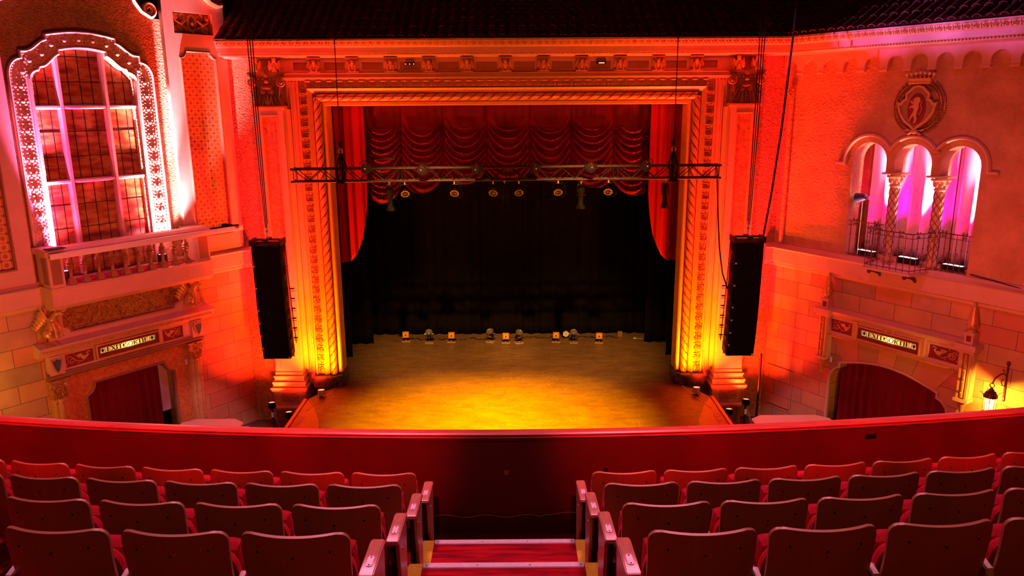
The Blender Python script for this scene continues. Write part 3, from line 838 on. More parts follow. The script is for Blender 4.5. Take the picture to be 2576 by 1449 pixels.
# corbel table: a plate with scalloped arches and a little fillet on each tooth
ol = [(-8.8, .58), (-8.8, .12)]; teeth = []
xs = [8.42 - .548 * k for k in range(16)]
for c in xs:
    if c < .1: continue
    ol += [(-(c + .185), .12)] + arc(-c, .24, .185, 180, 0, 10) + [(-(c - .185), .12)]
    teeth.append(c - .274)
ol += [(0, .12), (0, .58)]
plate('corbel_table', ol, [], -.01, .09, 'cream_trim', ec)
for c in teeth:
    if c < .1: continue
    MB().extr([(0, .105), (.08, .085), (.105, .10), (.105, .125), (.09, .14), (0, .14)], -(c + .09), -(c - .09)).build('tooth_fillet', 'cream_trim', ec, smooth=False)

# carved figures
def creature(h=.36, wings=True):
    # crouching winged beast facing -y, origin at its feet
    mb = MB(); k = h / .36
    mb.ball((0, .03, .13), (.085, .08, .12)); mb.ball((0, -.01, .20), (.07, .065, .075))
    mb.ball((0, -.05, .285), (.052, .06, .055)); mb.ball((0, -.105, .265), (.030, .04, .028)); mb.ball((0, -.10, .243), (.022, .03, .014))
    for s in (-1, 1):
        mb.ball((s * .038, -.03, .335), (.012, .014, .032), 6, (0, radians(s * 18), 0)); mb.ball((s * .022, -.095, .292), .011, 6)
        mb.tube([(s * .07, -.02, .18), (s * .08, -.06, .10), (s * .065, -.085, .03)], [.032, .026, .022], 8)
        mb.ball((s * .09, .02, .07), (.035, .06, .065))
        for q in (-1, 0, 1): mb.ball((s * .062 + q * .019, -.11, .014), (.010, .026, .014), 6)
        if wings:
            for q in range(5):
                mb.ball((s * (.10 + .018 * q), .04 + .008 * q, .245 - .032 * q), (.022, .030, .095 - .008 * q), 8, (0, radians(s * (18 + 5 * q)), 0))
    for v in mb.bm.verts: v.co *= k
    return mb
def corbel(label):
    t = thing('carved_corbel', label, 'carved figure')
    MB().bx(-.15, .15, -.03, .16, 0, .03).build('plinth', 'cream_trim', t, smooth=False)
    c = creature(.33).build('winged_beast', 'gilt', t, loc=(0, .03, .03)); freeze(remesh(c, .011, 2))
    MB().bx(-.16, .16, -.14, .16, .365, .40).build('cap', 'brown_trim', t, smooth=False)
    return t
cb0 = corbel('')
cpos = ['outermost', 'second', 'third', 'fourth', 'fifth']
for k, x in enumerate(cxs):
    t = cb0 if k == 0 else copy_tree(cb0)
    t.location = (x, 19.552, 9.402); t.scale = (1, 1, .89); t.rotation_euler = (0, 0, radians(2.2 * -x))
    t['label'] = 'gilt winged beast corbel in the frieze, ' + ('at the centre of the arch' if k == 5 else '%s from the %s end' % ((cpos[k], 'left') if k < 5 else (cpos[10 - k], 'right')))
    t['group'] = 'winged corbels in the frieze'
def bird():
    mb = MB()
    mb.ball((0, 0, .14), (.085, .07, .13)); mb.ball((0, -.03, .27), (.058, .055, .06)); mb.ball((0, -.085, .26), (.018, .035, .016), 8)
    for s in (-1, 1):
        mb.ball((s * .03, -.02, .33), (.014, .012, .03), 6, (0, radians(s * 15), 0))
        for q in range(4): mb.ball((s * (.095 + .012 * q), .01 + .01 * q, .19 - .04 * q), (.024, .04, .10), 8, (0, radians(s * 14), 0))
        mb.ball((s * .04, -.06, .02), (.025, .045, .02), 8)
    return mb
b0 = None
for s, k, lab in ((-1, 0, 'outer'), (-1, 1, 'inner'), (1, 1, 'inner'), (1, 0, 'outer')):
    if b0 is None: b = freeze(remesh(bird().build('carved_bird', 'gilt'), .012, 2)); b0 = b
    else: b = b0.copy(); COL.objects.link(b)
    b.location = (s * (6.19 - .46 * k), 19.50, 9.425); b.rotation_euler = (0, 0, radians(-s * 8))
    tag(b, 'gilt carved bird perched on the %s pilaster capital, on its %s side' % ('left' if s < 0 else 'right', lab), 'carved bird', 'birds on the capitals')
# pilasters
def spiral(c, r, turns=1.75, y=0, s=1, n=26):
    return [(c[0] + s * r * (1 - .85 * i / n) * cos(pi / 2 + 2 * pi * turns * i / n), y - .03 * i / n, c[1] + r * (1 - .85 * i / n) * sin(pi / 2 + 2 * pi * turns * i / n)) for i in range(n + 1)]
def capital(t, w, h, d, m='dark_gilt', name='capital'):
    # leafy capital, local origin at its lower middle, facing -y
    mb = MB()
    mb.bx(-w * .46, w * .46, 0, d, 0, h * .86)
    mb.bx(-w * .62, w * .62, -.07, d, h * .93, h); mb.bx(-w * .57, w * .57, -.045, d, h * .86, h * .93)
    for s in (-1, 1):
        mb.tube(spiral((s * w * .50, h * .70), h * .15, s=s, y=-.06), .028 * h / .8, 7)
        for q in range(4):
            mb.ball((s * w * (.16 + .09 * q), -.03, h * (.14 + .09 * q)), (.022 * h / .8, .04, h * .16), 7, (0, radians(-s * (6 + 8 * q)), 0))
        mb.tube(spiral((s * w * .13, h * .42), h * .08, s=-s, y=-.04), .013 * h / .8, 6)
        mb.tube([(s * w * .45, -.02, 0), (s * w * .40, -.05, h * .3), (s * w * .46, -.06, h * .55)], .022 * h / .8, 6)
        for q in range(3): mb.ball((s * w * (.12 + .14 * q), -.05, h * .80), (.02 * h / .8, .02, .016 * h / .8), 6)
    for q in range(6):
        a = 2 * pi * q / 6; mb.ball((h * .06 * cos(a), -.09, h * .93 + h * .06 * sin(a)), (h * .035, .02, h * .035), 7)
    mb.ball((0, -.11, h * .93), h * .03, 7); mb.ball((0, -.07, h * .72), (h * .07, .03, h * .05), 8)
    mb.bx(-w * .22, w * .22, -.06, .02, h * .56, h * .585); mb.ball((0, -.04, h * .53), (w * .2, .04, h * .05), 8)
    for q in (-1, 0, 1): mb.ball((q * w * .10, -.02, h * .18), (w * .05, .03, h * .17), 7, (0, radians(q * 16), 0))
    return mb.build(name, m, t)
for s in (-1, 1):
    c = s * 5.955
    t = thing('pilaster', 'tall square pilaster with red marble panel and leafy capital, %s of the stage' % ('left' if s < 0 else 'right'), 'pilaster', (c, 20, .4), group='stage pilasters')
    w = .36
    pan = [(-.215, 1.62), (.215, 1.62), (.215, 8.0), (-.215, 8.0)]
    sh = plate('shaft', [(-w, 1.2), (w, 1.2), (w, 8.13), (-w, 8.13)], [pan], -.50, -.44, 'cream_trim', t)
    MB().bx(-w, w, -.439, -.01, 1.2, 8.13).build('shaft_core', 'cream_trim', t)
    MB().sweep([(0, -.51), (-.02, -.52), (-.035, -.51), (-.035, -.45), (0, -.45)], pan[::-1], True).build('panel_moulding', 'gold_paint', t, smooth=False)
    MB().bx(-.215, .215, -.455, -.438, 1.62, 8.0).build('marble_panel', 'red_marble', t)
    # recessed strip beside the shaft
    a, b = sorted((-s * w, -s * .47))
    MB().bx(a, b, -.26, -.01, 1.2, 8.13).build('side_strip', 'cream_trim', t)
    MB().extr([(-.44, 8.13), (-.55, 8.15), (-.55, 8.19), (-.5, 8.215), (-.01, 8.215), (-.01, 8.13)], -w - .04, w + .04).build('neck_band', 'gold_paint', t, smooth=False)
    cp = capital(t, .74, .81, .34); cp.location = (0, -.44, 8.215)
    # stepped base
    mb = MB(); z = 1.2
    for k, (dx, dy, h) in enumerate(((.00, .51, .10), (.045, .55, .05), (.02, .53, .06), (.03, .54, .05), (.08, .60, .05), (.065, .58, .10), (.12, .66, .04), (.10, .64, .06))):
        mb.bx(-w - dx - .01, w + dx + .01, -dy - .01, -.01, z - h, z); z -= h
    mb.build('stepped_base', 'gold_paint', t, smooth=False)
    mb = MB().bx(-w - .07, w + .07, -.60, -.01, z - .40, z)
    mb.build('plinth', 'cream_trim', t, smooth=False)
    MB().bx(-.24, .24, -.612, -.59, z - .32, z - .06).build('plinth_panel', 'red_marble', t)
    MB().bx(-w - .13, w + .13, -.80, -.01, z - .46, z - .40).build('ledge', 'cream_trim', t, smooth=False)
    MB().bx(-.06 - s * .25, .06 - s * .25, -.70, -.5, -.4, z - .46).build('ledge_post', 'raw_wood', t)
    MB().bx(-w - .06, w + .06, -.5, -.01, -.4, z - .46).build('pedestal', 'brown_trim', t)
# small floodlights in the frieze
for x, lab, m_ in ((-2.4, 'small dark flood lamp with three lit diodes in a left frieze panel', 'lamp_white'), (2.35, 'small dark flood lamp with one lit strip in a right frieze panel', 'lamp_warm')):
    t = thing('frieze_lamp', lab, 'lamp', (x, 19.6, 9.60))
    MB().bx(-.12, .12, -.02, .10, -.02, .05, .008).build('housing', 'black_metal', t)
    MB().tube([(-.10, .04, .05), (-.10, .04, .12), (.10, .04, .12), (.10, .04, .05)], .007, 6).build('bracket', 'black_metal', t)
    mm = mat('diode_' + ('a' if x < 0 else 'b'), (.9, .75, .75), .4); 
    N = mm.node_tree.nodes['Principled BSDF']; N.inputs['Emission Color'].default_value = (1, .6, .6, 1); N.inputs['Emission Strength'].default_value = 1.0
    for q in ((-.10, 0, .10) if x < 0 else (0,)): MB().bx(q - (.012 if x < 0 else .07), q + (.012 if x < 0 else .07), -.03, -.02, -.012, .012).build('diode', mm, t)
# ================================================================== STAGE
def interp(pts, x):
    if x <= pts[0][0]: return pts[0][1]
    for (a, b), (c, d) in zip(pts, pts[1:]):
        if x <= c: 
            t = (x - a) / (c - a); return b + (d - b) * t
    return pts[-1][1]
def drape(name, x0, x1, zb, zt, y, per, amp, m, nx=None, nz=24, seed=0, th=.012):
    rnd = random.Random(seed); ph = [rnd.uniform(0, 6.28) for _ in range(6)]
    nx = nx or int((x1 - x0) / per * 10)
    def f(u, v):
        x = x0 + (x1 - x0) * u; b = zb(x) if callable(zb) else zb; z = zt + (b - zt) * v
        p = 2 * pi * x / per + .9 * sin(x * 2.3 + ph[0]) + .5 * sin(x * 5.1 + ph[1])
        a = amp * (.65 + .35 * sin(x * 3.7 + ph[2])) * (.8 + .25 * v)
        return Vector((x, y + a * sin(p + .12 * sin(z * .8 + ph[3])) + .3 * a * sin(2.3 * p + ph[4]), z))
    mb = MB(); mb.grid(f, nx, nz)
    o = mb.build(name, m, recalc=False)
    s = o.modifiers.new('solid', 'SOLIDIFY'); s.thickness = th; s.offset = 0
    return o
# swagged house curtain
seams = [-3.94, -2.87, -1.73, -.57, .61, 1.72, 2.87, 3.92]
sb = [6.42, 6.56, 6.77, 6.86, 6.86, 6.76, 6.58, 6.42]; bb = [5.98, 6.26, 6.50, 6.57, 6.56, 6.39, 6.17]
def swag(u, v):
    k = min(6, int(u * 7)); w = u * 7 - k; a = 2 * w - 1
    x = seams[k] + (seams[k + 1] - seams[k]) * w
    zs = sb[k] + (sb[k + 1] - sb[k]) * w; edge = 1 - abs(a) ** 2.3
    zb = zs + (bb[k] - (sb[k] + sb[k + 1]) / 2) * edge
    z = 8.95 + (zb - 8.95) * v
    full = min(1, max(0, (8.30 - z) / .40))
    sag = .50 * (1 - abs(a) ** 2.3)
    ph = (z + sag * min(1, full + .35)) / .205 + .35 * sin(k * 2.1) + .18 * sin(z * 5 + k)
    near = 1 - .85 * abs(a) ** 9
    fold = (1 - abs(sin(pi * ph))) ** 1.5 - .3
    y = 20.98 - .11 * full * near * fold - .10 * edge * full + .05 * abs(a) ** 8
    y += (1 - full) * .014 * sin(x * 21 + 2.2 * sin(x * 3) + z)
    return Vector((x, y, z))
mb = MB(); mb.grid(swag, 7 * 36, 170)
o = mb.build('swagged_curtain', 'red_satin', recalc=False); s = o.modifiers.new('solid', 'SOLIDIFY'); s.thickness = .012
tag(o, 'dark red swagged curtain gathered in seven scallops across the top of the stage opening', 'curtain')
o = MB().bx(-4.9, 4.9, 20.46, 21.1, 8.955, 9.05, .01).build('curtain_track', 'black_metal'); tag(o, 'dark track board behind the head of the arch holding the red curtains', 'curtain track')
bot = [(3.80, 6.25), (3.84, 5.85), (3.90, 5.45), (3.98, 5.10), (4.10, 4.78), (4.22, 4.55), (4.36, 4.41), (4.9, 4.37)]
for s in (-1, 1):
    a, b = sorted((s * 3.80, s * 4.85))
    o = drape('side_curtain', a, b, lambda x: interp(bot, abs(x)), 8.95, 20.63, .26, .10, 'red_velvet', nx=120, nz=40, seed=3 + s)
    tag(o, 'bright red tied-back side curtain hanging at the %s edge of the stage opening' % ('left' if s < 0 else 'right'), 'curtain', 'red side curtains')
    for k, (x, y, lab) in enumerate(((4.80, 22.2, 'nearer the arch'), (4.38, 23.5, 'nearer the backdrop'))):
        a, b = sorted((s * x, s * 6.3))
        o = drape('masking_drape', a, b, 1.1, 9.6, y, .33, .05, 'black_cloth', seed=11 + k + s)
        tag(o, 'tall black masking drape at the %s side of the stage, %s' % ('left' if s < 0 else 'right', lab), 'drape', 'black stage legs')
o = drape('stage_backdrop', -6.4, 6.4, 1.1, 9.8, 24.5, .42, .06, 'black_cloth', seed=5)
tag(o, 'wide black cloth backdrop across the rear of the stage', 'backdrop cloth')

# lighting truss
tr = thing('lighting_truss', 'long dark metal box truss hung across the stage opening', 'truss', (0, 18.5, 7.0))
X0, X1 = -5.18, 5.12
def tz(x): return .0035 * x
for y, z in ((-.15, .15), (-.15, -.15), (.15, .15), (.15, -.15)):
    MB().cyl((X0, y, z + tz(X0)), (X1, y, z + tz(X1)), .024, n=10).build('chord', 'truss_metal', tr)
secs = [X0, -2.57, .02, 2.60, X1]
for a, b in zip(secs, secs[1:]):
    mb = MB(); n = 8; L = (b - a - .16) / n
    for y in (-.15, .15):
        for i in range(n):
            xa, xb = a + .08 + L * i, a + .08 + L * (i + 1); q = 1 if i % 2 else -1
            mb.cyl((xa, y, -.13 * q + tz(xa)), (xb, y, .13 * q + tz(xb)), .011, n=6)
    for z in (-.15, .15):
        for i in range(n):
            xa, xb = a + .08 + L * i, a + .08 + L * (i + 1); q = 1 if i % 2 else -1
            mb.cyl((xa, -.13 * q, z + tz(xa)), (xb, .13 * q, z + tz(xb)), .009, n=6)
    for x in (a + .05, b - .05):
        for y in (-.15, .15): mb.cyl((x, y, -.15 + tz(x)), (x, y, .15 + tz(x)), .012, n=6)
    mb.build('lattice', 'truss_metal', tr)
    for x in (a + .02, b - .02):
        mb = MB()
        for y in (-.15, .15):
            for z in (-.15, .15): mb.cyl((x - .03, y, z + tz(x)), (x + .03, y, z + tz(x)), .031, n=10)
        mb.build('coupler', 'truss_metal', tr)
for s in (-1, 1):
    x = s * 4.0
    t = thing('chain_hoist', 'black chain and hook with sling holding the %s end of the truss' % ('left' if s < 0 else 'right'), 'chain hoist', (x, 18.5, 7.15), group='truss hoists')
    n = 260; MB().tube([(0.03 * -s * k / n, 0, .62 + 8.2 * k / n) for k in range(n)], [.016 if k % 2 else .007 for k in range(n)], 5).build('chain', 'black_metal', t)
    MB().lathe([(.01, .46), (.045, .48), (.05, .56), (.035, .62), (.012, .64)], n=12).build('hook_block', 'black_metal', t)
    MB().tube(arc(0, 0, .05, 100, 420, 14) and [(px, 0, .40 + pz) for px, pz in arc(0, 0, .05, 100, 420, 14)], .013, 8).build('hook', 'steel', t)
    MB().tube([(0, 0, .36), (-.075, -.19, .04), (-.06, -.19, -.14), (-.03, -.19, -.33)], .02, 6).tube([(0, 0, .36), (.075, -.19, .04), (.06, -.19, -.14), (.03, -.19, -.33)], .02, 6).tube([(0, 0, .36), (-.075, .19, .04), (0, .19, -.33)], .02, 6).tube([(0, 0, .36), (.075, .19, .04), (0, .19, -.33)], .02, 6).bx(-.10, .10, -.20, .20, -.345, -.33).build('sling', 'black_cloth', t)
# lamps on the truss
def lamp_front():
    t = thing('truss_lamp', '', 'stage lamp')
    MB().lathe([(.06, .16), (.10, .13), (.115, .05), (.12, -.06), (.125, -.08), (.108, -.08), (.105, -.05), (.02, -.03)], axis='Y', n=20).build('housing', 'black_metal', t)
    MB().lathe([(.104, -.055), (.08, -.07), (.04, -.078), (0, -.08)], axis='Y', n=20).build('lens', 'lens_glass', t)
    MB().tube([(-.14, .02, 0), (-.14, .06, .10), (-.08, .10, .15), (.08, .10, .15), (.14, .06, .10), (.14, .02, 0)], .010, 6).build('yoke', 'black_metal', t)
    return t
L0 = lamp_front(); nm6 = ['first', 'second', 'third', 'fourth', 'fifth', 'sixth']
for k, (x, z) in enumerate(((-3.35, 7.17), (-2.02, 7.13), (-.72, 7.13), (.65, 7.145), (1.98, 7.17), (3.30, 7.19))):
    t = L0 if k == 0 else copy_tree(L0)
    t.location = (x, 18.16, z); t.rotation_euler = (radians(6), 0, radians(-x * 4))
    tag(t, 'round purple-lensed lamp facing out from the top of the truss, %s from the left' % nm6[k], None, 'round lamps on top of the truss')
def lamp_down():
    t = thing('profile_spotlight', '', 'stage lamp')
    MB().lathe([(.04, -.02), (.07, -.04), (.075, -.28), (.062, -.30), (.062, -.50), (.07, -.52), (.075, -.56), (.05, -.56)], n=16).build('barrel', 'black_box', t)
    MB().cyl((0, 0, .045), (0, 0, -.02), .018, n=8).bx(-.03, .03, -.03, .03, .03, .10, .006).build('clamp', 'steel', t)
    MB().tube([(-.085, 0, -.24), (-.095, 0, -.10), (-.06, 0, .0), (.06, 0, .0), (.095, 0, -.10), (.085, 0, -.24)], .010, 6).build('yoke', 'black_metal', t)
    MB().box((-.075, 0, -.585), (.015, .11, .11), (0, radians(22), 0)).box((.075, 0, -.585), (.015, .11, .11), (0, radians(-22), 0)).box((0, -.065, -.59), (.12, .012, .10), (radians(-12), 0, 0)).build('gel_frame', 'black_box', t)
    MB().cyl((-.14, 0, -.30), (.14, 0, -.30), .006, n=6).build('shutter_handle', 'black_metal', t)
    return t
D0 = lamp_down()
for k, (x, lab) in enumerate(((-2.88, 'leftmost'), (-.07, 'below the truss middle'), (1.80, 'third from the left'), (3.87, 'in front of the right red curtain'))):
    t = D0 if k == 0 else copy_tree(D0); t.location = (x, 18.66, 6.735 + tz(x)); t.rotation_euler = (0, 0, random.uniform(-.4, .4))
    tag(t, 'long black spotlight pointing straight down under the truss, ' + lab, None, 'downward spotlights')
def lamp_flood():
    t = thing('flood_lamp', '', 'stage lamp')
    o = [(.115 * cos(pi / 8 + pi * k / 4), .105 * sin(pi / 8 + pi * k / 4)) for k in range(8)]; i = [(.085 * cos(2 * pi * k / 16), .085 * sin(2 * pi * k / 16)) for k in range(16)]
    h = bpy.data.objects.new('head', None)
    mb = MB(); mb.lathe([(.05, .13), (.085, .09), (.092, 0), (.088, 0)], axis='Y', n=16)
    head = mb.build('housing', 'black_metal', t); head.location = (0, 0, -.26); head.rotation_euler = (radians(38), 0, 0)
    plate('rim', o, [i], -.012, .002, 'dark_gilt', head)
    MB().lathe([(.088, .004), (.06, -.012), (.03, -.02), (0, -.022)], axis='Y', n=16).build('lens', 'lens_glass', head)
    MB().tube([(-.10, .02, -.25), (-.12, .02, -.08), (-.10, .02, -.04), (.10, .02, -.04), (.12, .02, -.08), (.10, .02, -.25)], .008, 6).build('yoke', 'black_metal', t)
    MB().bx(-.02, .02, -.02, .03, -.04, .075, .005).build('clamp', 'steel', t)
    MB().tube([(.02, .05, -.30), (.14, .06, -.40), (.20, .04, -.30), (.16, .02, -.05), (.05, .02, .03)], .005, 5).build('cable', 'cable', t)
    return t
G0 = lamp_flood()
for k, x in enumerate((-2.51, -1.30, -.35, .28, 1.24, 2.47)):
    t = G0 if k == 0 else copy_tree(G0); t.location = (x, 18.66, 6.765 + tz(x)); t.rotation_euler = (0, 0, radians((12, -6, -10, 8, 4, -10)[k]))
    tag(t, 'small flood lamp with gold eight-sided rim hanging under the truss, %s from the left' % nm6[k], None, 'gold-rimmed flood lamps')
t = thing('truss_bracket', 'flat dark bracket standing on the truss beside the leftmost round lamp', 'bracket', (-3.0, 18.65, 7.17))
MB().bx(-.28, .28, -.05, .05, .16, .22, .006).build('tray', 'black_metal', t)
MB().cyl((-.2, 0, 0), (-.24, 0, .16), .010).cyl((.2, 0, 0), (.24, 0, .16), .010).build('strut', 'black_metal', t)

# floor lamps along the backdrop
def base_board(t, r=0):
    b = MB().bx(-.13, .13, -.11, .11, 0, .028, .003).build('base_board', 'raw_wood', t); b.rotation_euler = (0, 0, r)
    MB().cyl((0, -.07, .028), (0, -.07, .085), .012, n=8).build('bolt', 'blue_tape', t)
    return b
def lamp_gel():
    t = thing('floor_lamp_amber', '', 'stage floor lamp'); base_board(t)
    MB().tube([(0, -.07, .05), (-.10, -.04, .05), (-.115, 0, .12), (-.115, .02, .24)], .008, 6).tube([(0, -.07, .05), (.10, -.04, .05), (.115, 0, .12), (.115, .02, .24)], .008, 6).build('yoke', 'black_metal', t)
    h = MB().lathe([(.05, .20), (.085, .14), (.095, 0), (.088, 0)], axis='Y', n=16).build('housing', 'black_metal', t); h.location = (0, -.03, .24); h.rotation_euler = (radians(-8), 0, 0)
    plate('gel_frame', [(-.105, -.105), (.105, -.105), (.105, .105), (-.105, .105)], [[(-.082, -.082), (.082, -.082), (.082, .082), (-.082, .082)]], -.02, -.008, mat('gel_frame_paint', (.50, .24, .08), .5) if 'gel_frame_paint' not in M else 'gel_frame_paint', h)
    g = MB().bx(-.083, .083, -.014, -.011, -.083, .083).build('gel', 'amber_gel', h)
    MB().lathe([(.040, -.016), (.060, -.021), (.072, -.017)], axis='Y', n=16).build('reflection_ring', mat('reflection_amber', (.95, .55, .05), .2, .2) if 'reflection_amber' not in M else 'reflection_amber', h)  # brighter ring colours in the reflector's gleam through the gel
    MB().bx(-.02, .02, -.018, -.013, -.05, .01).build('filament', 'black_metal', h)
    for x, z in ((-.09, .09), (.085, -.085)): MB().ball((x, -.024, z), .011, 8).build('clip', 'steel', h)
    return t
g0 = lamp_gel()
for k, (x, y, r) in enumerate(((-3.37, 23.72, 8), (-1.87, 23.62, 0), (-.10, 23.5, -3), (1.53, 23.55, -10), (2.91, 23.45, -5))):
    t = g0 if k == 0 else copy_tree(g0); t.location = (x, y, 1.1); t.rotation_euler = (0, 0, radians(r))
    tag(t, 'floor lamp with square amber gel by the backdrop, %s of five from the left' % nm6[k], None, 'amber gel floor lamps')
def lamp_open():
    t = thing('floor_lamp_upright', '', 'stage floor lamp'); base_board(t)
    MB().tube([(0, -.07, .05), (-.10, -.02, .05), (-.115, 0, .12), (-.115, .0, .30)], .008, 6).tube([(0, -.07, .05), (.10, -.02, .05), (.115, 0, .12), (.115, .0, .30)], .008, 6).build('yoke', 'black_metal', t)
    h = MB().lathe([(.04, -.20), (.07, -.17), (.075, .04), (.088, .07), (.10, .10), (.088, .10), (.07, .05), (.03, .02)], n=16).build('barrel', 'black_metal', t); h.location = (0, .0, .30); h.rotation_euler = (radians(36), 0, 0)
    rg = MB().lathe([(.098, .095), (.108, .10), (.108, .115), (.086, .115), (.086, .10)], n=20)
    for k in range(8): rg.box((.115 * cos(pi * k / 4), .115 * sin(pi * k / 4), .106), (.022, .022, .016), (0, 0, pi * k / 4))
    rg.build('front_ring', 'steel', h)
    MB().ball((0, 0, .06), .045, 10).build('bulb', 'steel', h)
    MB().bx(-.012, .012, -.09, -.078, -.12, -.06).build('label_plate', 'white_plastic', h)
    for s in (-1, 1): MB().cyl((s * .08, 0, 0), (s * .15, 0, 0), .018, n=10).build('knob', 'steel', h)
    return t
u0 = lamp_open()
for k, (x, y, r) in enumerate(((-2.59, 23.55, 4), (-.60, 23.6, -18), (.31, 23.46, 22), (2.08, 23.46, 0))):
    t = u0 if k == 0 else copy_tree(u0); t.location = (x, y, 1.1); t.rotation_euler = (0, 0, radians(r))
    tag(t, 'upright floor lamp with steel ring by the backdrop, %s of four from the left' % nm6[k], None, 'upright floor lamps')
t = thing('disc_lamp', 'round lamp with pale six-sided face between two floor lamps', 'stage floor lamp', (1.87, 23.95, 1.1))
MB().lathe([(.05, .12), (.12, .08), (.13, 0), (.12, -.01), (.02, -.005)], axis='Y', n=20, c=(0, 0, .15)).build('housing', 'black_metal', t)
MB().prism([(.105 * cos(pi * k / 3 + pi / 6), .15 + .105 * sin(pi * k / 3 + pi / 6)) for k in range(6)], -.022, -.008).build('face', 'white_plastic', t)
MB().cyl((0, -.03, .15), (0, -.02, .15), .012, n=8).build('hub', 'black_metal', t)
t = thing('junction_box', 'small brown box lying by the backdrop right of the floor lamps', 'box', (3.68, 24.15, 1.1))
MB().bx(-.08, .08, -.06, .06, 0, .16, .008).build('case', 'brown_trim', t); MB().cyl((-.04, -.04, .16), (-.04, -.04, .18), .014).cyl((.04, -.04, .16), (.04, -.04, .18), .014).build('connector', 'steel', t)
t = thing('cable_connector', 'small white plug lying on the stage floor far right', 'plug', (4.12, 23.8, 1.1))
MB().ball((0, 0, .03), (.05, .035, .03), 10).build('plug_body', 'white_plastic', t); MB().tube([(.04, 0, .02), (.15, .02, .012), (.25, 0, .012)], .008, 6).build('lead', 'grey_cable', t)
for k, (a, b, yy, lab) in enumerate(((-3.3, -.5, 23.9, 'black cable trailing along the backdrop behind the first four floor lamps'), (-.2, 3.6, 24.0, 'black cable trailing along the backdrop behind the last five floor lamps'))):
    pts = [(a + (b - a) * i / 40, yy + .08 * sin(i * .7 + k) + .05 * sin(i * 1.9), 1.115 + .02 * max(0, sin(i * .45))) for i in range(41)]
    tag(MB().tube(pts, .013, 6).build('stage_cable', 'cable'), lab, 'cable')

# red LED cans at the arch
def par(label, loc, target, post=None, power=900, colour=RED, deg=46, spill=600, low=4.0, hue=RED):
    t = thing('uplight_can', label, 'stage light', loc)
    d = (Vector(target) - Vector(loc)).normalized()
    mb = MB(); mb.lathe([(.06, -.17), (.075, -.15), (.085, -.02), (.092, 0), (.083, 0), (.08, -.015), (.01, -.014)], n=24)
    for k in range(16): mb.box((.085 * cos(pi * k / 8), .085 * sin(pi * k / 8), -.09), (.018, .006, .11), (0, 0, pi * k / 8))
    h = mb.build('housing', 'white_plastic' if abs(loc[0]) < 5.3 else 'black_metal', t); h.rotation_euler = (d.to_track_quat('Z', 'Y')).to_euler()
    MB().lathe([(.080, -.012), (.05, .0), (0, .004)], n=20).build('lens', 'lamp_red', h)
    MB().tube([(-.10, 0, -.07), (-.105, 0, -.20), (.105, 0, -.20), (.10, 0, -.07)], .007, 6).build('yoke', 'black_metal', t)
    if post:
        MB().cyl((0, .02, -.20), (0, .02, post), .026, n=10).bx(-.15, .15, -.13, .17, post, post + .02).build('stand', 'black_metal', t)
        MB().bx(-.03, .03, -.035, -.02, -.42, -.28).build('stand_label', 'white_plastic', t)
    MB().tube([(.02, 0, -.17), (.10, -.06, -.24), (.22, -.10, -.23), (.34, -.08, -.22)] if post is None else [(.02, 0, -.17), (.12, -.06, -.5), (.2, -.05, post + .1), (.35, 0, post + .03)], .008, 6).build('lead', 'grey_cable', t)
    spot('uplight_beam', Vector(loc) + d * .05, target, power, colour, deg, .9, .05)
    spot('uplight_spill', Vector(loc) + d * .05, (target[0], 19.9, low), spill, hue, 125, 1, .05)
    return t
for s, sd in ((-1, 'left'), (1, 'right')):
    par('red uplight can standing on the stage against the %s foot of the arch frame' % sd, (s * 4.97, 18.92, 1.305), (s * 4.95, 19.85, 9), None, 3600, (1, .045, .0), 60, 1400, 3.4, (1, .16, .0))
    par('red uplight can on the floor below the ledge of the %s pilaster' % sd, (s * 5.68, 18.3, .95), (s * 5.95, 19.9, 10.5), .02 - .95, 8500, RED, 46, 450, 3.5, (1, .02, .006))
    par('red uplight can on a stand in the corner beside the %s pilaster' % sd, (s * 6.30, 18.9, .97), (s * 6.72, 20.2, 10.5), .02 - .97, 6500, RED, 50, 700, 3.5, (1, .035, .006))

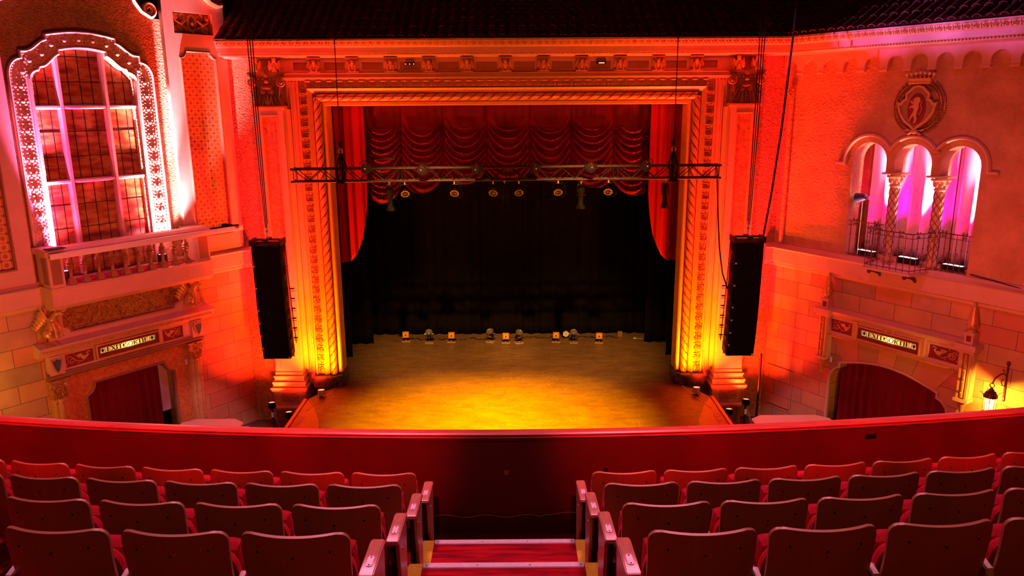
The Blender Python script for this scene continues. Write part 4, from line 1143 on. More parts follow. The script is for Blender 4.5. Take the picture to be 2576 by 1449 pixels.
# loudspeaker columns
for s, sd in ((-1, 'left'), (1, 'right')):
    t = thing('line_array_speaker', 'tall black column of loudspeaker cabinets hung in front of the %s pilaster' % sd, 'loudspeaker', (s * 5.70, 17.6, 2.52), group='hanging loudspeaker columns')
    z = 2.90; y = 0; hs = [.543, .543, .54, .323, .323, .323, .25]; tilt = [0, .5, 1, 2, 3.5, 5.5, 8]
    for k, h in enumerate(hs):
        c = MB().bx(-.335, .335, 0, .40, -h + .006, 0, .008).build('cabinet', 'black_box', t)
        c.location = (-s * .055 * (-1) * 0 + s * (.0 - .03 * k / 6), y, z); c.rotation_euler = (radians(tilt[k]), 0, 0)
        q = MB().bx(-.325, .325, -.012, -.001, -h + .012, -.006).build('grille', 'black_cloth', c)
        bxx = -s * .32 if k < 6 else s * .32; 
        bxx = -.30 if k < 6 else .30
        MB().bx(bxx - .02, bxx + .02, -.016, -.012, -h + .03, -h + .07).build('badge', 'white_plastic', c)
        MB().bx(-s * .337 - .004, -s * .337 + .004, .12, .30, -h * .62, -h * .38).build('handle_recess', 'black_metal', c)
        z -= h * cos(radians(tilt[k])); y += h * sin(radians(tilt[k]))
    fr = MB().bx(-.36, .36, -.02, .02, 2.96, 3.01).bx(-.36, .36, .36, .40, 2.96, 3.01).bx(-.37, -.33, -.03, .42, 2.90, 3.04).bx(.33, .37, -.03, .42, 2.90, 3.04).bx(-.05, .05, .0, .40, 3.0, 3.05).build('flying_frame', 'black_metal', t)
    mb = MB(); mb.tube([(0, .2, 3.05), (0, .2, 3.3)], .02, 8); mb.ball((0, .2, 3.22), .035, 8); mb.bx(-.03, .03, .17, .23, 3.3, 3.42)
    mb.build('shackle', 'steel', t)
    for dx in (-.05, .0, .05):
        pts = [(dx * .6 + s * .0, .2, 3.4), (dx + s * .02, .2, 6.0), (dx * 1.6 + s * .03, .2, 13.4)]
        MB().tube(pts, .012, 6).build('rigging_cable', 'cable', t)
    pts = [(-s * .37, .3, 2.9), (-s * .38, .34, 2.1), (-s * .40, .42, 1.1), (-s * .41, .5, .35)]
    MB().tube(pts, .012, 6).build('signal_lead', 'cable', t)
    for k in range(6): MB().bx(-s * .43 - .05, -s * .43 + .05, .40, .43, 1.75 - .25 * k, 1.78 - .25 * k).bx(-s * .43 - .05, -s * .43 + .05, .40, .43, 1.70 - .25 * k, 1.71 - .25 * k).build('lead_clip', 'black_metal', t)
# loose cables on the right
pts = [(5.05, 18.45, 7.1), (5.08, 18.4, 6.6), (5.10, 18.3, 6.0), (5.14, 18.15, 5.2), (5.22, 18.05, 4.6), (5.36, 18.0, 4.2)]
tag(MB().tube(pts, .018, 6).build('hanging_cable', 'cable'), 'black cable looping from the right truss end to the loudspeaker column', 'cable')
pts = [(6.45, 17.6, 15), (6.34, 17.6, 10.1), (6.24, 17.6, 8.05), (6.12, 17.6, 6.6), (6.03, 17.7, 5.5)]
tag(MB().tube(pts, .024, 6).build('hanging_cable', 'cable'), 'thick black cable slanting down from the tiled roof to the right loudspeaker column', 'cable')
tag(MB().cyl((6.64, 19.0, 0), (6.65, 19.0, 2.2), .028, n=10).build('floor_pole', 'black_metal'), 'thin dark upright pole in the corner right of the stage', 'pole')
# tape marks on the fore-stage
for s in (-1, 1):
    mb = MB(); a, b = Vector((s * 4.72, 19.52, 1.107)), Vector((s * 5.12, 17.95, 1.107)); d = (b - a).normalized(); n_ = Vector((-d.y, d.x, 0)) * .014
    mb._add([a - n_, a + n_, b + n_, b - n_], [(0, 1, 2, 3)])
    o = mb.build('floor_line', 'gold_paint'); so = o.modifiers.new('s', 'SOLIDIFY'); so.thickness = .003
    tag(o, 'thin gold line crossing the %s corner of the fore-stage' % ('left' if s < 0 else 'right'), 'floor marking')
    mb = MB()
    for k in range(4): mb.bx(s * 5.16 - .07, s * 5.16 + .07, 17.15 + k * .14, 17.17 + k * .14, 1.107, 1.109)
    mb.bx(s * 5.16 - .08 * s - .01, s * 5.16 - .08 * s + .01, 17.0, 17.62, 1.107, 1.109)
    tag(mb.build('tape_mark', 'raw_wood'), 'ladder-shaped tape mark on the %s edge of the fore-stage' % ('left' if s < 0 else 'right'), 'floor marking')
# pale plywood lids on low boxes beside the stage
for s, x0, x1, sd in ((-1, -8.15, -6.62, 'left'), (1, 6.05, 8.0, 'right')):
    t = thing('plywood_lid', 'pale plywood lid with clipped corners on a low box %s of the stage' % sd, 'box lid', ((x0 + x1) / 2, 17.5, 0))
    w = (x1 - x0) / 2; o = [(-w, -.5), (w, -.5), (w, .12), (w - .28, .34), (-w + .28, .34), (-w, .12)]
    MB().extz(o, .92, .96).build('lid', 'plywood', t, smooth=False)
    MB().bx(-w + .12, w - .12, -.48, .1, 0, .92).build('carcass', 'brown_trim', t)
    if s < 0: MB().bx(w - .02, w + .16, -.42, .05, .86, .885).build('side_flap', 'plywood', t)
# ================================================================== LEFT WALL
def spath(half, cx): return half + [(2 * cx - x, z) for x, z in half[::-1]]
def walk(path, step):
    out = []; acc = 0
    for (a, b), (c, d) in zip(path, path[1:]):
        L = math.hypot(c - a, d - b); s = -acc
        while s + step <= L:
            s += step; t = s / L; out.append((a + (c - a) * t, b + (d - b) * t, atan2(d - b, c - a)))
        acc = L - s
    return out
LX = 3.55
def elq(cx, cz, rx_, rz_, a, b, n=6): return [(cx + rx_ * cos(radians(a + (b - a) * i / n)), cz + rz_ * sin(radians(a + (b - a) * i / n))) for i in range(n + 1)]
def ogee(x0, z0, x1, z1, n=8): return [(x0 + (x1 - x0) * i / n, z0 + (z1 - z0) * ((1 - cos(pi * i / n)) / 2 * .6 + .4 * i / n)) for i in range(n + 1)]
oh = [(2.0, 5.0)] + elq(2.30, 9.24, .30, .38, 180, 94) + [(2.28, 9.755)] + ogee(2.42, 9.765, 2.80, 10.0) + [(2.80, 10.10)] + [(2.8 + .75 * i / 6, 10.10 + .095 * sin(pi / 2 * i / 6)) for i in range(1, 7)]
ih = [(2.45, 5.0)] + elq(2.64, 9.19, .19, .155, 180, 95) + [(2.66, 9.41)] + ogee(2.72, 9.42, 3.08, 9.685) + [(3.08, 9.765)] + [(3.08 + .47 * i / 5, 9.765 + .06 * sin(pi / 2 * i / 5)) for i in range(1, 6)]
OP, IP = spath(oh[:-1] + [], LX), spath(ih[:-1], LX)
win = thing('window_1', 'tall leaded amber window with ornate scalloped surround above the balcony', 'window', mw=WL); win['kind'] = 'structure'
plate('surround', OP, [IP[::-1]], 0, .07, 'cream_trim', win)
MB().sweep([(0, .02), (0, .11), (-.03, .13), (-.055, .11), (-.055, .07), (-.02, .02)], OP).build('outer_moulding', 'cream_trim', win, smooth=False)
MB().sweep([(0, -.10), (0, .09), (.03, .12), (.06, .10), (.075, .07), (.10, .06), (.10, -.1)], IP).build('inner_moulding', 'cream_trim', win, smooth=False)
mid = []
N_ = 150
def resample(p, n):
    L = [0]
    for a, b in zip(p, p[1:]): L.append(L[-1] + math.hypot(b[0] - a[0], b[1] - a[1]))
    out = []; j = 0
    for i in range(n + 1):
        s = L[-1] * i / n
        while j < len(p) - 2 and L[j + 1] < s: j += 1
        t = (s - L[j]) / max(1e-9, L[j + 1] - L[j]); out.append((p[j][0] + (p[j + 1][0] - p[j][0]) * t, p[j][1] + (p[j + 1][1] - p[j][1]) * t))
    return out
a, b = resample(OP, N_), resample(IP, N_)
mid = [((p[0] + q[0]) / 2 - 0, (p[1] + q[1]) / 2) for p, q in zip(a, b)]
def rosette():
    mb = MB()
    for k in range(8):
        g = 2 * pi * k / 8; r = .075 if k % 2 else .09
        mb.ball((r * cos(g), .012, r * sin(g)), (.036, .022, .036), 6)
    mb.box((0, .006, 0), (.17, .016, .17)); mb.ball((0, .03, 0), (.045, .03, .045), 8)
    for k in (-1, 0, 1): mb.ball((k * .06, .012, .145), (.026, .02, .02), 6)
    return mb.data()
ROS = rosette(); mb = MB()
for x, z, an in walk(mid, .296):
    c_, s_ = cos(an - pi / 2), sin(an - pi / 2)
    mb.rep(ROS, lambda c: Vector((x + c.x * c_ - c.z * s_, .07 + c.y, z + c.x * s_ + c.z * c_)))
mb.build('rosette_band', 'pale_gilt', win)
mb = MB()
for pth, off in ((OP, -.075), (IP, .115)):
    for x, z, an in walk(resample(pth, N_), .075):
        mb.ball((x - sin(an) * off, .085, z + cos(an) * off), (.022, .016, .022), 6)
mb.build('bead_row', 'pale_gilt', win)
cols = [2.42, 3.11, 4.09, 4.70]; rws = [5.0, 7.05, 8.62, 9.9]
for x in (3.11, 4.09): MB().extz([(x - .055, -.10), (x - .055, -.02), (x - .03, .03), (x + .03, .03), (x + .055, -.02), (x + .055, -.10)], 5.0, 9.80).build('mullion', 'cream_trim', win, smooth=False)
for z in (7.05, 8.62): MB().extr([(-.10, z - .045), (-.02, z - .045), (.02, z - .02), (.02, z + .02), (-.02, z + .045), (-.10, z + .045)], 2.42, 4.70).build('transom', 'cream_trim', win, smooth=False)
for i in range(3):
    for j in range(3):
        x0, x1, z0, z1 = cols[i], cols[i + 1], rws[j], rws[j + 1]
        p = MB().bx(x0, x1, -.115, -.10, z0, z1).build('pane', 'amber_glass', win)
        nx, nz = (4 if i == 1 else 3), (4, 3, 2)[j]
        mb = MB()
        for k in range(1, nx): mb.bx(x0 + (x1 - x0) * k / nx - .007, x0 + (x1 - x0) * k / nx + .007, -.10, -.092, z0, z1)
        for k in range(0, nz + 1): zz = z0 + (1.58 if j else 2.05) / (3 if j else 4) * k; mb.bx(x0, x1, -.10, -.092, zz - .007, zz + .007)
        mb.build('leading', 'black_metal', p)
# tile pilasters
def scooped(x0, x1, z0, z1, r, top=True, bot=False):
    p = [(x0, z0), (x1, z0)] if not bot else [(x0 + r, z0), (x1 - r, z0)] + [(x1 - r * sin(radians(g)) * 1.0 if False else x1 - r + r * (1 - cos(radians(g))), z0 + r * sin(radians(g)) * 1.0) for g in ()] + [(x1, z0 + r)]
    if bot: p = [(x0 + r, z0), (x1 - r, z0)] + [(x1 - r * cos(radians(g)), z0 + r * sin(radians(g))) for g in (30, 60)] + [(x1, z0 + r)]
    if top: p += [(x1, z1 - r)] + [(x1 - r * sin(radians(g)), z1 - r * cos(radians(g))) for g in (30, 60)] + [(x1 - r, z1), (x0 + r, z1)] + [(x0 + r * cos(radians(g)), z1 - r * sin(radians(g))) for g in (30, 60)] + [(x0, z1 - r)]
    else: p += [(x1, z1), (x0, z1)]
    if bot: p += [(x0, z0 + r)] + [(x0 + r * sin(radians(g)), z0 + r * cos(radians(g))) for g in (30, 60)]
    return p
def tile_pier(name, label, x0, x1, p0, p1, zb, zt, relief=True):
    t = thing(name, label, 'pier', mw=WL)
    hole = scooped(p0, p1, zb, zt, .16); rl = [(p0 + .02, 10.30), (p1 + .06, 10.30), (p1 + .06, 10.78), (p0 + .02, 10.78)]
    plate('face', [(x0, 5.0), (x1, 5.0), (x1, 12), (x0, 12)], [hole[::-1]] + ([rl[::-1]] if relief else []), .0, .14, 'cream_trim', t)
    MB().sweep([(.035, .145), (.02, .165), (-.01, .15), (-.025, .12), (-.03, .06), (.03, .06)], hole, True).build('panel_moulding', 'brown_trim', t, smooth=False)
    MB().bx(p0 - .02, p1 + .02, .005, .06, zb - .02, zt).build('tile_panel', 'tiles', t)
    if relief:
        r = MB().bx(p0, p1 + .08, .005, .03, 10.28, 10.80).build('relief_panel', 'dark_gilt', t)
        mb = MB(); cx = (p0 + p1) / 2 + .04
        sh = [(cx + .12 * a, 10.53 + .2 * b) for a, b in ((-1, .8), (-.5, .95), (0, 1.05), (.5, .95), (1, .8), (1, .1), (.7, -.5), (0, -1.05), (-.7, -.5), (-1, .1))]
        mb.prism(sh, .03, .085)
        for s in (-1, 1):
            mb.tube(spiral((cx + s * .36, 10.42), .10, s=s, y=.06), .026, 7); mb.tube(spiral((cx + s * .22, 10.68), .08, s=-s, y=.06), .02, 7)
            mb.tube([(cx + s * .15, .06, 10.62), (cx + s * .28, .08, 10.52), (cx + s * .40, .07, 10.58), (cx + s * .48, .06, 10.72)], [.03, .035, .03, .015], 8)
            mb.ball((cx + s * .40, .08, 10.68), (.05, .04, .06), 8); mb.ball((cx + s * .46, .06, 10.70), (.02, .02, .07), 7, (0, s * .4, 0))
            mb.tube([(cx + s * .14, .06, 10.44), (cx + s * .26, .07, 10.50), (cx + s * .40, .06, 10.47)], [.02, .03, .02], 7)
        mb.build('carved_relief', 'gilt', r)
        mb = MB().prism([(cx + .075 * cos(2 * pi * k / 16), 10.53 + .13 * sin(2 * pi * k / 16)) for k in range(16)], .085, .095); mb.build('shield_field', 'blue_shield', r)
        mb = MB(); 
        for k in range(3): mb.box((cx, .098, 10.53), (.02, .008, .10), (0, pi * k / 3, 0))
        mb.build('shield_star', 'cream_trim', r)
    return t
tile_pier('tiled_pier', 'flat pier with a tall patterned tile panel and carved shield relief beside the stage corner', .04, 1.66, .35, 1.33, 5.40, 9.91)
tile_pier('tiled_pier', 'flat pier of amber tiles beyond the far side of the leaded window', 5.18, 7.2, 5.50, 6.7, 5.34, 9.91, False)
# scrolled gable edges
t = thing('scroll_gable', 'pale scrolled moulding edging the top of the wall bay over the leaded window', 'moulding', mw=WL)
g = [(1.92, 10.62), (2.12, 10.73), (2.27, 10.95), (2.36, 11.3), (2.6, 11.9)]
MB().sweep([(-.05, 0), (-.05, .09), (0, .12), (.05, .09), (.05, 0)], resample(g, 14)).build('moulding', 'cream_trim', t)
MB().tube([(1.90 + (x - 1.90), y_, z) for x, y_, z in [(1.93 + .17 * (1 - .85 * k / 30) * cos(-pi / 2 - 2 * pi * 1.8 * k / 30), .07, 10.78 + .17 * (1 - .85 * k / 30) * sin(-pi / 2 - 2 * pi * 1.8 * k / 30)) for k in range(31)]], [.05 * (1 - .5 * k / 30) for k in range(31)], 8).build('volute', 'cream_trim', t)
g = [(2 * LX - x, z) for x, z in g]
MB().sweep([(-.05, 0), (-.05, .09), (0, .12), (.05, .09), (.05, 0)], resample(g, 14)).build('moulding', 'cream_trim', t)
t = thing('pier_scroll', 'bright scrolled bracket moulding at the head of the tiled pier by the roof', 'moulding', mw=WL)
MB().sweep([(-.06, .1), (-.06, .22), (0, .26), (.06, .22), (.06, .1)], [(.10, 11.02), (.22, 11.0), (.40, 11.06), (.58, 11.2), (.7, 11.42)]).build('moulding', 'gold_paint', t)

# ------------------------------------------------------------------ balcony
bal = thing('balcony', 'pinkish plaster balcony with ten turned balusters below the leaded window', 'balcony', (3.25, 0, 4.45), mw=WL)
B = lambda o: (setattr(o, 'matrix_parent_inverse', Matrix.Translation((-3.25, 0, -4.45))), o)[1]
B(MB().extr([(.0, 4.44), (.58, 4.44), (.62, 4.47), (.66, 4.50), (.70, 4.54), (.70, 4.88), (.73, 4.90), (.73, 4.93), (.0, 4.93)], 1.38, 5.14).build('slab', 'cream_trim', bal, smooth=False))
B(MB().bx(1.6, 4.95, .02, .55, 4.93, 4.945).build('floor', 'carpet_red', bal))
for a, b in ((1.40, 1.73), (4.83, 5.13)):
    p = B(MB().bx(a, b, .36, .69, 4.93, 5.62).build('end_post', 'cream_trim', bal, smooth=False))
    MB().bx(a + .05, b - .05, .685, .70, 5.0, 5.56).bx(b - .005 if a > 3 else a - .01, b + .01 if a > 3 else a + .005, .42, .63, 5.0, 5.56).build('post_panel', 'brown_trim', p)
for a, b in ((1.42, 1.70), (4.86, 5.10)): B(MB().bx(a, b, .02, .36, 4.93, 5.62).build('side_wall', 'cream_trim', bal, smooth=False))
B(MB().extr([(.36, 5.62), (.69, 5.62), (.73, 5.66), (.73, 5.71), (.66, 5.76), (.40, 5.76), (.34, 5.71), (.34, 5.66)], 1.36, 5.17).bx(1.36, 1.74, .0, .36, 5.64, 5.75).bx(4.80, 5.17, 0, .36, 5.64, 5.75).build('top_rail', 'cream_trim', bal, smooth=False))
for k in range(10):
    x = 1.96 + .2985 * k
    B(MB().lathe([(.045, .12), (.05, .14), (.03, .18), (.043, .30), (.068, .335), (.075, .35), (.055, .37), (.08, .39), (.086, .41), (.07, .43), (.05, .445), (.078, .46), (.07, .48), (.042, .51), (.03, .56), (.036, .69)], n=14).bx(-.075, .075, -.075, .075, 0, .07).bx(-.055, .055, -.055, .055, .07, .12).build('baluster', 'dark_gilt', bal, loc=(x, .56, 4.93)))
t = thing('light_batten', 'long pale bar strapped along the front of the balcony rail', 'bar', (0, 0, 5.62), mw=WL)
MB().bx(.50, 5.12, .745, .83, -.06, .06, .008).build('bar', 'white_plastic', t)
MB().bx(.62, .72, .25, .83, .0, .075).bx(.55, 1.36, .66, .75, .0, .08).bx(4.78, 5.14, .60, .84, .145, .155).build('strap', 'black_cloth', t)
MB().bx(5.10, 5.125, .77, .80, -.02, .01).build('end_hole', 'black_metal', t)
for x, lab in ((2.42, 'near the stage end'), (4.62, 'far end')):
    t = thing('balcony_lamp', 'small black flood lamp on the balcony floor behind the balusters, ' + lab, 'lamp', (x, .30, 4.945), mw=WL)
    MB().lathe([(.07, -.12), (.10, -.10), (.11, .08), (.095, .08), (.09, .06)], n=16, c=(0, 0, .17)).build('housing', 'black_metal', t)
    MB().tube([(-.12, 0, .18), (-.12, 0, .02), (.12, 0, .02), (.12, 0, .18)], .009, 6).build('yoke', 'black_metal', t)
    MB().lathe([(.09, .235), (.04, .24), (0, .242)], n=16).build('lens', emit('lens_pink_' + ('a' if x < 3 else 'b'), (1, .35, .75), 6), t)

# griffins
def griffin():
    mb = MB()
    mb.ball((0, .05, .16), (.095, .12, .14), 12, (radians(20), 0, 0)); mb.ball((0, -.02, .30), (.085, .09, .14), 12, (radians(-12), 0, 0))
    for s in (-1, 1):
        mb.ball((s * .085, .05, .10), (.05, .10, .10), 10); mb.ball((s * .09, -.04, .02), (.035, .075, .025), 8)
        mb.tube([(s * .055, -.06, .32), (s * .065, -.12, .18), (s * .06, -.125, .03)], [.05, .034, .03], 8)
        for q in (-1, 0, 1): mb.ball((s * .06 + q * .024, -.165, .018), (.013, .035, .017), 6)
        for q in range(6):
            mb.ball((s * (.10 + .012 * q), .06 + .035 * q, .50 - .055 * q), (.022, .035, .15 - .012 * q), 8, (radians(-22 - 5 * q), s * .18, 0))
    mb.tube([(0, -.05, .38), (0, -.10, .46), (0, -.15, .50)], [.075, .06, .05], 10)
    mb.ball((0, -.17, .50), (.055, .075, .05), 10); mb.ball((0, -.24, .485), (.03, .04, .025), 8); mb.ball((0, -.22, .455), (.022, .045, .012), 8)
    for s in (-1, 1): mb.ball((s * .035, -.13, .55), (.012, .014, .035), 6); mb.ball((s * .03, -.20, .515), .012, 6)
    return mb
gr0 = freeze(remesh(griffin().build('stone_griffin', 'gilt'), .013, 2)); first = True
for x, lab in ((5.08, 'farther from the stage'), (1.80, 'nearer the stage')):
    o = gr0 if first else gr0.copy()
    if not first: COL.objects.link(o)
    first = False
    o.matrix_world = WL @ Matrix.Translation((x, .31, 3.79)) @ Matrix.Rotation(pi + .55, 4, 'Z') @ Matrix.Scale(1.12, 4)
    tag(o, 'gilded seated griffin with raised wings under the balcony, ' + lab, 'griffin', 'griffins under the balcony')

# ------------------------------------------------------------------ exit signs
def strokes(ch):
    # unit-height letters: list of (polyline, width); returns (strokes, advance)
    T, t_ = .17, .07
    A = lambda cx, cz, rx_, rz_, a, b, n=10: [(cx + rx_ * cos(radians(a + (b - a) * i / n)), cz + rz_ * sin(radians(a + (b - a) * i / n))) for i in range(n + 1)]
    if ch == 'E': return [([(.14, 0), (.14, 1)], T), ([(.02, .035), (.56, .035)], t_), ([(.02, .965), (.56, .965)], t_), ([(.14, .52), (.44, .52)], t_), ([(.56, 0), (.56, .2)], t_), ([(.56, .8), (.56, 1)], t_), ([(.44, .42), (.44, .62)], t_)], .66
    if ch == 'X': return [([(.06, 1), (.56, 0)], T), ([(.56, 1), (.06, 0)], t_), ([(-.04, .97), (.2, .97)], t_), ([(.42, .97), (.66, .97)], t_), ([(-.04, .03), (.2, .03)], t_), ([(.42, .03), (.68, .03)], t_)], .70
    if ch == 'I': return [([(.14, 0), (.14, 1)], T), ([(0, .03), (.28, .03)], t_), ([(0, .97), (.28, .97)], t_)], .34
    if ch == 'T': return [([(.32, 0), (.32, 1)], T), ([(.0, .965), (.64, .965)], t_), ([(.02, .78), (.02, 1)], t_), ([(.62, .78), (.62, 1)], t_), ([(.2, .03), (.44, .03)], t_)], .68
    if ch == 'O': return [(A(.36, .5, .30, .46, 0, 360, 20), .13)], .76
    if ch == 'S': return [(A(.27, .74, .19, .22, 40, 270, 10) + A(.27, .27, .21, .25, 90, -150, 10)[1:], .12), ([(.44, .82), (.44, .98)], t_), ([(.06, .02), (.06, .22)], t_)], .56
    if ch == 'R': return [([(.14, 0), (.14, 1)], T), ([(.0, .03), (.28, .03)], t_), ([(.0, .965), (.3, .965)], t_), (A(.3, .75, .22, .215, 90, -90, 10), .12), ([(.14, .535), (.3, .535)], t_), ([(.28, .52), (.58, .02)], .13), ([(.5, .03), (.66, .03)], t_)], .68
    return [], .3
def stroke_mesh(mb, poly, w, fx, y0, y1):
    for (a, b), (c, d) in zip(poly, poly[1:]):
        L = math.hypot(c - a, d - b) or 1; nx_, nz_ = -(d - b) / L * w / 2, (c - a) / L * w / 2
        p = [(a + nx_, b + nz_), (a - nx_, b - nz_), (c - nx_, d - nz_), (c + nx_, d + nz_)]
        mb.prism([fx(q) for q in p], y0, y1)
def exit_sign(Wm, label, x0, x1, z0, z1, y):
    # x0 > x1: image left to image right runs toward smaller local x
    t = thing('exit_sign', label, 'exit sign', (x0, y, z0), mw=Wm)
    w, h = x0 - x1, z1 - z0
    plate('frame', [(.08, -.08), (.08, h + .08), (-w - .08, h + .08), (-w - .08, -.08)], [[(.0, 0), (-w, 0), (-w, h), (0, h)]], -.09, .03, 'crimson_field', t)
    plate('gilt_border', [(.092, -.092), (.092, h + .092), (-w - .092, h + .092), (-w - .092, -.092)], [[(.066, -.066), (-w - .066, -.066), (-w - .066, h + .066), (.066, h + .066)]], -.09, .06, 'gold_paint', t)
    if 'lit_glass' not in M:
        m, N, L, P = _new('lit_glass')
        P.inputs['Base Color'].default_value = (.9, .72, .28, 1); P.inputs['Roughness'].default_value = .6
        tb = N.new('ShaderNodeBsdfTranslucent'); tb.inputs[0].default_value = (1, .80, .30, 1); mx = N.new('ShaderNodeMixShader'); mx.inputs[0].default_value = .6
        em = N.new('ShaderNodeEmission'); em.inputs[0].default_value = (1, .62, .16, 1); em.inputs[1].default_value = .4; ad = N.new('ShaderNodeAddShader')
        L.new(P.outputs[0], mx.inputs[1]); L.new(tb.outputs[0], mx.inputs[2]); L.new(mx.outputs[0], ad.inputs[0]); L.new(em.outputs[0], ad.inputs[1])
        L.new(ad.outputs[0], N['Material Output'].inputs['Surface']); M['lit_glass'] = m
    g = MB().grid(lambda u, v: Vector((-w * u, -.027, h * v)), 1, 1).build('glass', 'lit_glass', t)
    H = h * .70; zb = h * .15; total = 0
    txt = 'EXIT*SORTIE'; adv = [(.30 if c == '*' else strokes(c)[1]) for c in txt]
    k = (w - .34) / (sum(adv) * H); x = .17; mb = MB()
    for c, a in zip(txt, adv):
        fx = lambda q: (-(x + q[0] * H * k), zb + q[1] * H)
        if c == '*':
            d = MB(); e = x + .15 * H * k
            for (cx, cz, rx_, rz_) in ((e, h / 2, .022, .055),): d.prism([(-(cx + rx_), cz), (-cx, cz + rz_), (-(cx - rx_), cz), (-cx, cz - rz_)], -.026, -.018)
            d.build('centre_diamond', 'sign_ink', t); mb.build('lettering', 'sign_ink', t); mb = MB()
        else:
            for poly, wd in strokes(c)[0]: stroke_mesh(mb, poly, wd, fx, -.026, -.019)
        x += a * H * k
    mb.build('lettering', 'sign_ink', t)
    mb = MB()
    for cx in (.075, w - .075):
        mb.prism([(-cx - .035, h / 2), (-cx, h / 2 + .055), (-cx + .035, h / 2), (-cx, h / 2 - .055)], -.026, -.018)
        for a, b in (((cx - .07, 0), (cx - .035, h)), ((cx + .07, 0), (cx + .035, h))): stroke_mesh(mb, [(-a[0], a[1]), (-b[0], b[1])], .008, lambda q: q, -.026, -.018)
    mb.bx(-w, 0, -.026, -.018, h - .012, h).bx(-w, 0, -.026, -.018, 0, .012)
    mb.build('end_diamonds', 'sign_ink', t)
    MB().bx(-w - .02, .02, -.149, -.146, -.02, h + .02).build('back_box', 'white_plastic', t)
    MB().cyl((-w * .53 - .06, -.132, h * .5), (-w * .53 + .06, -.132, h * .5), .010, n=8).build('tube_lamp', 'lamp_warm', t)
    o = point('exit_lamp', (0, 0, 0), 5, (1, .70, .25), .02); o.matrix_world = Wm @ Matrix.Translation((x0 - w * .53, y - .10, z0 + h * .45))
    return t
# ------------------------------------------------------------------ left doorway
ds = thing('door_surround', 'carved doorway surround with marble panel and leafy columns under the balcony', 'door surround', (3.3, 0, 0), mw=WL)
B = lambda o: (setattr(o, 'matrix_parent_inverse', Matrix.Translation((-3.3, 0, 0))), o)[1]
mp = scooped(2.06, 4.72, 3.80, 4.34, .13, True, True)
B(plate('overdoor_field', [(1.55, 3.6), (5.1, 3.6), (5.1, 4.44), (1.55, 4.44)], [mp[::-1]], 0, .10, 'cream_trim', ds))
B(MB().bx(2.0, 4.8, .02, .06, 3.76, 4.40).build('marble_panel', 'breccia_marble', ds))
B(MB().sweep([(.0, .06), (.0, .125), (-.03, .13), (-.035, .1)], mp, True).build('panel_moulding', 'brown_trim', ds, smooth=False))
B(MB().extr([(0, 3.36), (.17, 3.36), (.19, 3.40), (.25, 3.42), (.27, 3.46), (.29, 3.52), (.34, 3.54), (.36, 3.57), (.36, 3.60), (.1, 3.66), (0, 3.66)], 1.22, 5.40).build('cornice', 'cream_trim', ds, smooth=False))
mb = MB(); n = 56
for k in range(n):
    x = 1.26 + 4.1 * (k + .5) / n; mb.ball((x - .014, .29, 3.475), (.016, .02, .026), 6); mb.ball((x + .014, .29, 3.475), (.016, .02, .026), 6); mb.ball((x, .275, 3.44), (.012, .016, .012), 6)
B(mb.build('leaf_band', 'gold_paint', ds))
B(plate('frieze', [(1.48, 2.86), (5.22, 2.86), (5.22, 3.39), (1.48, 3.39)], [[(4.22, 3.0), (4.84, 3.0), (4.84, 3.30), (4.22, 3.30)], [(2.02, 3.0), (2.56, 3.0), (2.56, 3.30), (2.02, 3.30)], [(2.645, 3.005), (4.195, 3.005), (4.195, 3.355), (2.645, 3.355)]], .06, .15, 'cream_trim', ds))
B(MB().extr([(0, 2.80), (.15, 2.80), (.2, 2.84), (.2, 2.87), (.16, 2.9), (.16, 2.95), (.18, 2.96), (0, 2.97)], 1.50, 5.22).build('architrave', 'brown_trim', ds, smooth=False))
def swan_panel(parent, x0, x1, z0, z1, y, face):
    p = B2(MB().bx(x0, x1, y - .05, y, z0, z1).build('red_panel', 'crimson_field', parent))
    cx, w, h, zc = (x0 + x1) / 2, (x1 - x0), (z1 - z0), (z0 + z1) / 2
    f = face; mb = MB(); X = lambda a: cx + f * a * w
    mb.ball((X(.18), y, zc - .05 * h), (.11 * w, .022, .16 * h), 10)
    mb.tube([(X(.25), y, zc - .02 * h), (X(.33), y, zc + .12 * h), (X(.27), y, zc + .27 * h), (X(.35), y, zc + .34 * h), (X(.42), y, zc + .28 * h)], [.024, .02, .015, .016, .006], 8)
    for q in range(5): mb.ball((X(.10 - .035 * q), y + .004, zc + (.16 + .03 * q) * h - q * .012), (.014, .014, .20 * h), 7, (0, -f * (.35 + .12 * q), 0))
    mb.tube([(X(.20), y, zc - .2 * h), (X(.05), y, zc - .32 * h), (X(-.10), y, zc - .18 * h), (X(-.22), y, zc + .12 * h), (X(-.34), y, zc + .28 * h), (X(-.44), y, zc + .1 * h)], .009, 6)
    mb.tube([(X(-.26) + .15 * w * (1 - .8 * k / 24) * cos(.6 + f * 9.5 * k / 24), y, zc - .1 * h + .24 * h * (1 - .8 * k / 24) * sin(.6 + f * 9.5 * k / 24)) for k in range(25)], .009, 6)
    for a, b in ((-.42, .36), (-.16, .34), (-.05, -.38), (-.44, -.3), (.02, .1)): mb.ball((X(a), y, zc + b * h), (.022, .01, .012), 6, (0, a * 5, 0))
    mb.build('swan_scroll', 'gold_paint', p)
B2 = B
swan_panel(ds, 4.22, 4.84, 3.0, 3.30, .11, -1); swan_panel(ds, 2.02, 2.56, 3.0, 3.30, .11, 1)
